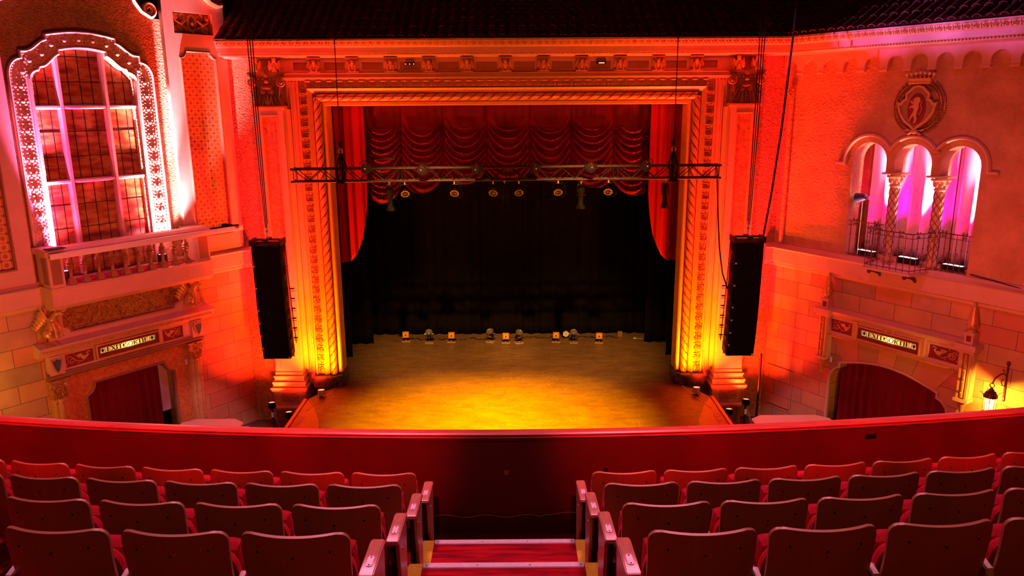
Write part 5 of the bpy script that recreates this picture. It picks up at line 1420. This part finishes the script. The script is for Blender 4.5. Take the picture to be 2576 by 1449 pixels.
for a, b in ((4.90, 5.20), (1.50, 1.80)):
    p = B(MB().bx(a, b, .10, .20, 2.92, 3.34).build('shield_block', 'cream_trim', ds)); c = (a + b) / 2
    sh = [(c + .11 * q, 3.13 + .17 * r) for q, r in ((-1, .9), (-.5, .75), (0, 1), (.5, .75), (1, .9), (.8, .1), (.5, -.55), (0, -1), (-.5, -.55), (-.8, .1))]
    MB().prism(sh, .2, .225).build('shield', 'blue_shield', p)
    MB().sweep([(.012, .2), (.012, .235), (-.012, .235), (-.012, .2)], sh, True).build('shield_rim', 'gilt', p)
for c in (5.06, 1.76):
    t_ = B(MB().lathe([(.06, 0), (.06, 2.36)], n=12, c=(c - .10, .12, 0)).lathe([(.075, 0), (.075, 2.36)], n=12, c=(c, .15, 0)).lathe([(.06, 0), (.06, 2.36)], n=12, c=(c + .10, .12, 0)).bx(c - .17, c + .17, 0, .12, 0, 2.36).build('cluster_column', 'gold_paint', ds))
    mb = MB()
    for z in (.7, 1.1, 1.5, 1.9, 2.28):
        for dx, yy in ((-.10, .185), (0, .23), (.10, .185)): mb.ball((c + dx, yy, z), (.022, .012, .03), 6)
    mb.build('boss', 'gilt', t_)
    cp = capital(ds, .34, .44, .14, 'gilt'); cp.rotation_euler = (0, 0, pi); cp.location = (c - 3.3, .16, 2.36)
B(plate('rust_field', [(1.9, 0), (2.3, 0)] + ld_out[::-1][1:-1] + [(4.5, 0), (4.9, 0), (4.9, 2.82), (1.9, 2.82)], [], .0, .05, 'rust_plaster', ds))
B(MB().sweep([(.0, -.05), (.0, .09), (.03, .11), (.06, .08), (.065, .04), (.05, -.05)], ld_out).build('door_moulding', 'brown_trim', ds, smooth=False))
exit_sign(WL, 'glowing amber EXIT SORTIE glass sign in the doorway frieze under the griffin balcony', 4.09, 2.75, 3.105, 3.255, .155)
o = drape('door_curtain', 2.55, 4.6, .05, 2.6, -.28, .22, .045, 'door_curtain', seed=21); onwall(o, WL); tag(o, 'dark crimson curtain filling the doorway below the griffins', 'curtain')
o = MB().bx(2.30, 2.52, -.38, -.33, 1.05, 2.35).build('door_jamb_board', 'white_plastic'); onwall(o, WL); tag(o, 'pale grey board behind the edge of the crimson curtain below the griffins', 'board')
for Wm, x, z, lab in ((WL, 1.98, 2.30, 'small white device on the rust plaster beside the doorway below the griffins'), (WR, -2.06, 2.30, 'small white device beside the arched doorway below the triple arches')):
    o = MB().bx(-.035, .035, .05, .09, -.075, .075, .02).build('wall_device', 'white_plastic'); o.matrix_world = Wm @ Matrix.Translation((x, 0.0, z)); tag(o, lab, 'device')
# lamps of the balcony (coloured light thrown up the window surround)
def wspot(Wm, p, q, power, colour, deg, r=.06):
    o = spot('balcony_beam', Wm @ Vector(p), Wm @ Vector(q), power, colour, deg, .8, r); return o
wspot(WL, (2.36, .34, 5.25), (1.72, .02, 8.8), 6500, (1, .34, .48), 70)
wspot(WL, (2.36, .34, 5.25), (1.95, .05, 10.9), 42000, (1, .36, .52), 30)
wspot(WL, (2.42, .28, 5.25), (3.3, -.1, 9.6), 900, (1, .08, .30), 60)
wspot(WL, (4.70, .34, 5.25), (5.05, .02, 8.4), 2200, (.95, .12, .75), 60)
wspot(WL, (4.70, .34, 5.25), (4.88, .05, 10.9), 30000, (1, .16, .5), 30)
wspot(WL, (4.62, .28, 5.25), (3.9, -.05, 9.6), 900, (1, .08, .32), 60)
point('lantern_light', WL @ Vector((7.0, .9, 2.9)), 60, (1, .40, .04), .04)
# ================================================================== RIGHT WALL
R_ = lambda t: -t
# arch curtains, uplights
for k, c in enumerate((2.505, 3.545, 4.575)):
    a, b = -(c + .535), -(c - .535)
    nm = ('the arch nearest the stage', 'the middle arch', 'the arch farthest from the stage')[k]
    o = drape('arch_curtain', a + .02, b - .02, 5.0, 8.1, -.95, .36, .15, mat('arch_cloth', (.62, .45, .50), .6, 0, None, sheen=.2) if k == 0 else 'arch_cloth', seed=31 + k); onwall(o, WR)
    tag(o, 'glowing magenta and white lit curtain inside ' + nm, 'curtain', 'arch curtains')
    t = thing('uplight_bar', 'short dark light bar glowing white on the sill of ' + nm, 'stage light', (-(c - .03), -.32, 4.98), group='arch light bars', mw=WR)
    MB().bx(-.24, .24, -.07, .07, .0, .14, .01).build('housing', 'black_metal', t)
    MB().bx(-.20, .20, -.05, .05, .14, .146).build('lens_strip', 'lamp_white', t)
    MB().tube([(-.25, 0, .07), (-.25, .03, .0)], .008, 6).tube([(.25, 0, .07), (.25, .03, 0)], .008, 6).build('foot', 'black_metal', t)
    for dx, aimx, col, pw, dg in ((-.06, -.36, (1, 0, .10), 420, 62), (.20, .42, (1, 0, .7), 420, 50), (.04, .07, (1, .64, .82), 4200, 22)):
        spot('arch_glow', WR @ Vector((-(c + dx), -.38, 5.2)), WR @ Vector((-(c + aimx), -.92, 7.0)), pw, col, dg, 1, .04)
    spot('arch_glow', WR @ Vector((-(c + .02), -.30, 5.2)), WR @ Vector((-(c - .42), -.28, 7.4)), 420, (1, .62, .42), 34, 1, .04)
# hood moulds
hp = [(1.70, 7.21), (1.905, 7.21)] + arc(2.505, 7.29, .60, 178, 30, 18) + arc(3.545, 7.29, .60, 150, 30, 16) + arc(4.575, 7.29, .60, 150, 2, 18) + [(5.18, 7.21), (5.38, 7.21)]
t = thing('hood_moulding', 'triple arched hood moulding over the three glowing arches', 'moulding', mw=WR)
MB().sweep([(-.035, 0), (-.035, .05), (-.01, .10), (.025, .10), (.045, .06), (.045, 0)], rx(hp)).build('moulding', 'cream_trim', t, smooth=False)
hp2 = [(1.97, 7.15)] + arc(2.505, 7.29, .53, 180, 40, 14) + arc(3.545, 7.29, .53, 140, 40, 14) + arc(4.575, 7.29, .53, 140, 0, 14) + [(5.11, 7.15)]
# columns between the arches
for k, c in enumerate((3.10, 4.13)):
    t = thing('arch_column', 'slender column with diamond lattice and leafy capital, %s arch pair' % ('between the first and middle' if k == 0 else 'between the middle and last'), 'column', (-c, -.16, 4.98), group='columns of the triple arch', mw=WR)
    MB().lathe([(.15, 0), (.15, .05), (.12, .07), (.135, .10), (.115, .13), (.105, .16), (.10, 1.74), (.125, 1.76), (.125, 1.79), (.10, 1.80)], n=20).build('shaft', 'cream_trim', t)
    mb = MB()
    for s in (-1, 1):
        for q in range(5):
            mb.tube([(.107 * cos(s * 2 * pi * (i / 44) * 1.6 + q * 2 * pi / 5), .107 * sin(s * 2 * pi * (i / 44) * 1.6 + q * 2 * pi / 5), .18 + 1.54 * i / 44) for i in range(45)], .006, 5)
    mb.build('lattice', 'iron', t)
    mb = MB(); mb.lathe([(.10, 1.80), (.11, 1.86), (.15, 1.98), (.12, 2.02)], n=16); mb.bx(-.23, .23, -.2, .2, 2.03, 2.07)
    for q in range(8):
        g = 2 * pi * q / 8; r = .15 if q % 2 else .18
        mb.ball((r * cos(g) * .8, r * sin(g) * .8, 1.90), (.03, .03, .08), 7); mb.ball((r * cos(g) * 1.05, r * sin(g) * 1.05, 1.98), (.045, .045, .03), 7)
    mb.build('capital', 'cream_trim', t)
# iron railings
def picket(mb, x, y, z0, z1, deco=True):
    mb.tube([(x, y, z0), (x, y, z1)], .0085, 6)
    if deco: mb.ball((x, y, z0 + (z1 - z0) * .62), (.018, .018, .022), 6)
def scrolls(t, p, q, z, r):
    d = (Vector(q) - Vector(p)); L = d.length; d.normalize(); m_ = (Vector(p) + Vector(q)) / 2
    for s in (-1, 1):
        for zz, f in ((z, 1), (z + 3.2 * r, -1)):
            MB().tube([tuple(m_ + d * s * (r * 1.1 + r * (1 - .8 * i / 18) * cos(pi / 2 + f * 1.6 * 2 * pi * i / 18)) + Vector((0, 0, zz + r * (1 - .8 * i / 18) * sin(pi / 2 + f * 2 * pi * 1.6 * i / 18)))) for i in range(19)], .006, 5).build('scroll', 'iron', t)
for a, b, lab in ((2.10, 2.99, 'the arch nearest the stage'), (4.26, 4.99, 'the arch farthest from the stage')):
    t = thing('iron_railing', 'low wrought iron railing with scrolls across ' + lab, 'railing', (-(a + b) / 2, -.05, 4.98), group='flat arch railings', mw=WR); w = (b - a) / 2
    for z, r, nm in ((.86, .013, 'handrail'), (.06, .010, 'lower_rail'), (.76, .007, 'middle_rail')): MB().tube([(-w, 0, z), (w, 0, z)], r, 6).build(nm, 'iron', t)
    n = 6
    for k in range(n):
        mb = MB(); picket(mb, -w + 2 * w * (k + .5) / n, 0, .0, .86); mb.build('picket', 'iron', t)
    scrolls(t, (-w * .4, 0, 0), (w * .4, 0, 0), .22, .06); scrolls(t, (-w * .9, 0, 0), (-w * .3, 0, 0), .80, .03); scrolls(t, (w * .3, 0, 0), (w * .9, 0, 0), .80, .03)
t = thing('iron_balcony', 'small projecting wrought iron balcony in front of the middle glowing arch', 'balcony', (-3.58, 0, 4.90), mw=WR)
P4 = [(-.66, 0), (-.53, .64), (.53, .64), (.66, 0)]
MB().extz([(-.70, 0), (-.57, .69), (.57, .69), (.70, 0)], .0, .05).extz([(-.66, 0), (-.53, .63), (.53, .63), (.66, 0)], .05, .075).build('slab', 'cream_trim', t, smooth=False)
MB().bx(-.45, .45, .1, .5, -.05, .0).build('soffit', 'brown_trim', t)
top = [(x, y, .93) for x, y in P4]; mid_ = [(x, y, .83) for x, y in P4]; lo_ = [(x, y, .12) for x, y in P4]
for q, r, nm in ((top, .014, 'handrail'), (mid_, .008, 'middle_rail'), (lo_, .010, 'lower_rail')): MB().tube(q, r, 6).build(nm, 'iron', t)
for (a, b), n in ((( P4[0], P4[1]), 4), ((P4[1], P4[2]), 7), ((P4[2], P4[3]), 4)):
    for k in range(n + 1):
        if k == n and b != P4[3]: continue
        x, y = a[0] + (b[0] - a[0]) * k / n, a[1] + (b[1] - a[1]) * k / n
        mb = MB(); picket(mb, x, y, .07, .93); mb.build('picket', 'iron', t)
    m0 = ((a[0] + b[0]) / 2, (a[1] + b[1]) / 2, 0); scrolls(t, (a[0], a[1], 0), (b[0], b[1], 0), .22, .06); scrolls(t, (a[0], a[1], 0), m0, .86, .028); scrolls(t, m0, (b[0], b[1], 0), .86, .028)
for s in (-1, 1):
    MB().tube([(s * .42, .0, -.26), (s * .42, .10, -.24), (s * .42, .20, -.14), (s * .42, .42, -.06), (s * .42, .58, -.03)], [.045, .04, .04, .035, .03], 8).ball((s * .42, .60, -.05), (.05, .05, .05), 8).ball((s * .42, .07, -.2), (.05, .07, .07), 8).build('bracket', 'iron', t)
# spotlight clamped in the first arch
t = thing('clamp_spotlight', 'small purple spotlight on a thin stand inside the arch nearest the stage', 'lamp', (-2.30, -.22, 4.98), mw=WR)
MB().tube([(0, 0, 0), (0, 0, 1.32)], .010, 6).build('stand', 'steel', t)
h = MB().lathe([(.05, -.10), (.07, -.09), (.13, .14), (.12, .14), (.06, -.05)], axis='X', n=16).build('housing', 'purple_lens', t, loc=(.02, 0, 1.42)); h.rotation_euler = (0, radians(12), pi * 0)
MB().bx(-.16, -.10, -.03, .03, 1.38, 1.46).build('clamp', 'steel', t)

# ------------------------------------------------------------------ coat of arms
t = thing('crest', 'carved round crest with crown, wreath and lion shield above the triple arches', 'crest', (-3.55, 0, 8.55), mw=WR)
mb = MB()
for k in range(74):
    a = 2 * pi * k / 74
    for j, rr in enumerate((.80, .92, 1.04)):
        g = a + j * .045; x, z = .56 * rr * cos(g) * .97, -.02 + .60 * rr * sin(g) * .95
        if z > .44 and abs(x) < .3: continue
        mb.ball((x, .05 - abs(j - 1) * .025, z), (.036, .03, .024), 6, (0, -g + .5 + j * .3, 0))
mb.build('wreath', 'dark_gilt', t)
half = [(0, .40), (.10, .38), (.17, .31), (.25, .24), (.24, .12), (.30, .10), (.36, .02), (.42, .04), (.37, -.16), (.24, -.34), (.10, -.44), (0, -.52)]
sh = half + [(-x, z) for x, z in half[-2:0:-1]]
MB().prism(sh, .04, .11).build('shield', 'dark_gilt', t)
MB().sweep([(.02, .08), (.02, .14), (-.025, .14), (-.025, .08)], sh, True).build('shield_rim', 'gold_paint', t)
MB().ball((0, .11, -.08), (.205, .035, .34), 20).build('oval_field', 'crimson_field', t)
lion = [(-.05, .16), (.02, .20), (.08, .17), (.09, .10), (.06, .05), (.07, -.02), (.04, -.12), (.03, -.20), (.05, -.28), (.02, -.36), (-.02, -.37), (.0, -.28), (-.03, -.20), (-.08, -.26), (-.11, -.33), (-.13, -.31), (-.09, -.21), (-.05, -.13), (-.03, -.05), (-.10, -.03), (-.14, -.05), (-.14, -.02), (-.08, .02), (-.04, .03), (-.10, .06), (-.14, .10), (-.12, .12), (-.06, .08), (-.04, .10), (-.08, .11)]
mb = MB().prism([(-x, z - .02) for x, z in lion], .12, .155); mb.tube([(-.05, .14, -.16), (-.10, .145, -.20), (-.13, .14, -.08), (-.10, .145, .02), (-.13, .14, .10)], .010, 6)
mb.build('lion', 'gold_paint', t, smooth=False)
mb = MB().extr([(.05, .44), (.12, .44), (.13, .47), (.11, .50), (.13, .56), (.05, .57)], -.24, .24)
for k in range(7): mb.cyl((-.26 + .52 * k / 6, .10, .56), (-.28 + .56 * k / 6, .11, .62), .016, .01, 6)
mb.build('crown', 'gold_paint', t)
for k in range(7): MB().ball((-.30 + .60 * k / 6, .11, .645 + .012 * (3 - abs(k - 3))), .033, 8).build('pearl', 'white_plastic', t)
mb = MB(); mb.ball((0, .10, -.56), (.09, .07, .06), 10)
for s in (-1, 1): mb.ball((s * .10, .10, -.60), (.07, .04, .03), 8, (0, s * .5, 0)); mb.ball((s * .16, .08, -.53), (.06, .04, .03), 8, (0, -s * .4, 0))
mb.build('ribbon_knot', 'gold_paint', t)
# twisted corner colonette
t = thing('twisted_colonette', 'thin twisted column in the corner between stage wall and triple-arch wall', 'column', (-.27, .05, 5.0), mw=WR)
f, n, m_ = rope(0, 3.75, 1)
mb = MB(); mb.grid(lambda u, v: (lambda p: Vector((p.z * .62, p.y * .62, p.x)))(f(u, v)), n, m_); mb.build('shaft', 'plaster', t)
cp = capital(t, .16, .28, .06, 'gilt'); cp.location = (0, .03, 3.75); cp.rotation_euler = (0, 0, pi)

# ------------------------------------------------------------------ right doorway
ds = thing('door_surround', 'painted lintel with swan panels and pinnacled colonettes over the arched doorway', 'door surround', (-3.55, 0, 0), mw=WR)
B2 = lambda o: (setattr(o, 'matrix_parent_inverse', Matrix.Translation((3.55, 0, 0))), o)[1]
B2(plate('lintel', rx([(1.95, 2.95), (5.22, 2.95), (5.22, 3.48), (1.95, 3.48)]), [rx([(2.02, 3.06), (2.62, 3.06), (2.62, 3.38), (2.02, 3.38)]), rx([(4.48, 3.06), (5.14, 3.06), (5.14, 3.38), (4.48, 3.38)]), rx([(2.744, 3.03), (4.316, 3.03), (4.316, 3.39), (2.744, 3.39)])], .0, .14, 'cream_trim', ds))
B2(MB().extr([(0, 3.47), (.16, 3.47), (.20, 3.50), (.26, 3.55), (.28, 3.60), (.10, 3.66), (0, 3.66)], -5.28, -1.90).build('cornice', 'cream_trim', ds, smooth=False))
B2(MB().extr([(0, 2.93), (.17, 2.93), (.19, 2.96), (.15, 3.0), (.0, 3.0)], -5.22, -1.95).build('lower_moulding', 'gold_paint', ds, smooth=False))
mb = MB()
for k in range(60): mb.ball((-5.2 + 3.22 * k / 59, .185, 2.965), (.018, .014, .014), 6)
for sx in (-3.55,):
    for q in (-1, 1):
        mb.tube([(sx + q * (.02 + .16 * i / 12), .15, 3.40 + .03 * sin(i * .9)) for i in range(13)], .012, 6)
mb.ball((-3.55, .15, 3.42), (.03, .02, .03), 8)
B2(mb.build('carved_trim', 'gilt', ds))
swan_panel(ds, -2.62, -2.02, 3.06, 3.38, .10, -1); swan_panel(ds, -5.14, -4.48, 3.06, 3.38, .10, 1)
for a in (2.68, 4.34):
    B2(MB().bx(-a - .06, -a + .06, .14, .17, 3.0, 3.46).build('lintel_block', 'gold_paint', ds))
for c in (1.86, 5.34):
    col = B2(MB().bx(-c - .13, -c + .13, 0, .18, 2.36, 3.44).build('colonette_back', 'cream_trim', ds))
    for dx in (-.085, .085): MB().bx(-c + dx - .022, -c + dx + .022, .17, .24, 2.38, 3.42).build('fillet', 'gold_paint', col)
    MB().lathe([(.048, 2.40), (.048, 3.38)], n=12, c=(-c, .20, 0)).build('shaft', 'gilt', col)
    mb = MB()
    for z in (2.52, 2.78, 3.04, 3.28): mb.ball((-c, .25, z), (.045, .02, .03), 8); mb.ball((-c, .265, z), .016, 6)
    mb.build('boss', 'gilt', col)
    MB().bx(-c - .17, -c + .17, 0, .30, 3.42, 3.50).bx(-c - .22, -c + .22, 0, .36, 3.50, 3.62).bx(-c - .15, -c + .15, 0, .26, 2.30, 2.37).build('cap', 'cream_trim', col, smooth=False)
    MB().lathe([(.02, 1.90), (.045, 1.93), (.03, 1.98), (.05, 2.10), (.09, 2.26), (.11, 2.30)], n=10, c=(-c, .13, 0)).build('pendant', 'gilt', col)
    pb = MB().bx(-c - .09, -c + .09, .06, .24, 3.62, 3.84).bx(-c - .115, -c + .115, .035, .265, 3.84, 3.87).build('pinnacle_base', 'cream_trim', col, smooth=False)
    MB().bx(-c - .05, -c + .05, .238, .244, 3.67, 3.80).build('red_square', 'crimson_field', pb)
    mb = MB().lathe([(.085, 3.87), (.07, 3.91), (.10, 3.94), (.115, 4.0), (.10, 4.12), (.06, 4.30), (.035, 4.42), (.045, 4.45), (.02, 4.50)], n=12, c=(-c, .15, 0))
    for k in range(5):
        for q in range(4):
            r = .115 - .017 * k; g = pi / 4 + q * pi / 2; mb.ball((-c + r * cos(g), .15 + r * sin(g), 4.0 + .085 * k), (.026, .026, .03), 6)
    mb.ball((-c, .15, 4.50), .03, 8)
    mb.build('pinnacle', 'gilt', col)
rdp = rx(rd)
B2(MB().sweep([(.0, -.05), (.0, .05), (-.03, .06), (-.05, .04), (-.05, -.05)], rdp).build('door_moulding', 'cream_trim', ds, smooth=False))
# wedge stones over the door arch
def az(x): return 2.25 + .24 * sin(pi * (x - 2.3) / 2.42)
cuts_b = [2.35, 2.76, 3.25, 3.68, 4.12, 4.68]; cuts_t = [2.0, 2.72, 3.26, 3.72, 4.25, 5.1]
for k in range(5):
    p = [(cuts_b[k] + (cuts_b[k + 1] - cuts_b[k]) * i / 4, az(cuts_b[k] + (cuts_b[k + 1] - cuts_b[k]) * i / 4) + .055) for i in range(5)] + [(cuts_t[k + 1] - .006, 2.93), (cuts_t[k] + .006, 2.93)]
    p[0] = (p[0][0] + .006, p[0][1]); p[4] = (p[4][0] - .006, p[4][1])
    B2(MB().prism(rx(p), 0, .012).build('wedge_stone', mat('stone_%s' % 'abc'[k % 3], ((.60, .27, .11), (.44, .30, .12), (.60, .36, .12))[k % 3], .7) if k < 3 else 'stone_%s' % 'abc'[(k + 1) % 3], ds))
exit_sign(WR, 'glowing amber EXIT SORTIE glass sign in the lintel between two swan panels', -2.84, -4.22, 3.13, 3.29, .145)
o = drape('door_curtain', -5.05, -2.15, .05, 2.75, -.30, .24, .045, 'door_curtain', seed=23); onwall(o, WR); tag(o, 'dark crimson curtain filling the arched doorway below the swan lintel', 'curtain')
t = thing('wall_hatch', 'flat square hatch outline on the stone blocks near the stage corner', 'hatch', mw=WR)
plate('hatch_frame', rx([(.12, .5), (.95, .5), (.95, 1.62), (.12, 1.62)]), [rx([(.16, .5), (.91, .5), (.91, 1.58), (.16, 1.58)])], 0, .02, 'blocks', t)

# ------------------------------------------------------------------ lantern
t = thing('wall_lantern', 'black iron wall lantern glowing yellow beside the arched doorway', 'wall lantern', (-6.0, .40, 2.35), mw=WR)
MB().tube([(-.08, -.385, .98), (-.08, -.375, .25)], .020, 6).ball((-.08, -.38, 1.0), (.04, .03, .05), 8).ball((-.08, -.38, .22), (.03, .02, .06), 8).build('wall_plate', 'iron', t)
MB().tube([(-.08, -.37, .72), (-.07, -.28, .80), (-.06, -.14, .80), (-.03, -.02, .74), (0, 0, .62)], .014, 8).tube([(-.08, -.37, .5), (-.07, -.27, .54), (-.05, -.25, .62), (-.07, -.28, .68)], .010, 6).tube([(-.07, -.3, .84), (-.05, -.24, .9), (-.07, -.26, .84)], .008, 6).build('arm', 'iron', t)
MB().tube([(.045 * cos(2 * pi * k / 14), 0, .575 + .045 * sin(2 * pi * k / 14)) for k in range(14)], .008, 6, closed=True).build('ring', 'iron', t)
MB().lathe([(.02, .53), (.03, .50), (.05, .49), (.055, .47), (.04, .465), (.09, .44), (.125, .38), (.135, .32), (.12, .32), (.08, .40)], n=16).build('cap', 'iron', t)
g = MB().lathe([(.105, .32), (.105, .04), (.09, .04), (.09, .32)], n=8).build('glass', None, t)
m, N, L, P = _new('lantern_glass'); tb = N.new('ShaderNodeBsdfTransparent'); em = N.new('ShaderNodeEmission'); mx = N.new('ShaderNodeMixShader')
em.inputs[0].default_value = (1, .66, .22, 1); em.inputs[1].default_value = 4; mx.inputs[0].default_value = .4
L.new(tb.outputs[0], mx.inputs[1]); L.new(em.outputs[0], mx.inputs[2]); L.new(mx.outputs[0], N['Material Output'].inputs['Surface'])
g.data.materials.append(m)
mb = MB()
for k in range(8): mb.cyl((.118 * cos(pi * k / 4 + pi / 8), .118 * sin(pi * k / 4 + pi / 8), .02), (.118 * cos(pi * k / 4 + pi / 8), .118 * sin(pi * k / 4 + pi / 8), .33), .006, n=6)
mb.tube([(.118 * cos(pi * k / 8), .118 * sin(pi * k / 8), .03) for k in range(16)], .009, 6, closed=True)
for k in range(4): 
    q = pi * k / 2 + pi / 4; mb.tube([(.12 * cos(q), .12 * sin(q), .30), (.15 * cos(q), .15 * sin(q), .40), (.21 * cos(q), .21 * sin(q), .44)], .006, 6)
mb.build('cage', 'iron', t)
mb = MB()
for k in range(8):
    q = pi * k / 4; mb.tube([(.118 * cos(q), .118 * sin(q), .02), (.10 * cos(q), .10 * sin(q), -.06), (.13 * cos(q), .13 * sin(q), -.08)], .006, 6); mb.ball((.135 * cos(q), .135 * sin(q), -.07), .018, 6)
mb.lathe([(.09, 0), (.05, -.04), (.03, -.10), (.045, -.13), (.01, -.16)], n=10)
mb.build('finial', 'iron', t)
MB().ball((0, 0, .11), (.03, .03, .05), 10).build('bulb', 'lamp_warm', t)
o = point('lantern_light', WR @ Vector((-6.0, .40, 2.57)), 300, (1, .42, .03), .03)
tag(MB().tube([(-5.1 - .12 * k, .06 + .01 * sin(k), 5.06 - .012 * k) for k in range(14)], .012, 6).build('ledge_cable', 'cable'), 'black cable lying along the ledge beyond the glowing arches', 'cable').matrix_world = WR

for t_ in (2.6, 3.8, 5.0):
    wspot(WL, (4.70, .62, 5.9), tuple(WL.inverted() @ (WR @ Vector((-t_, .7, 10.28)))), 9000, (.9, .22, 1), 6)
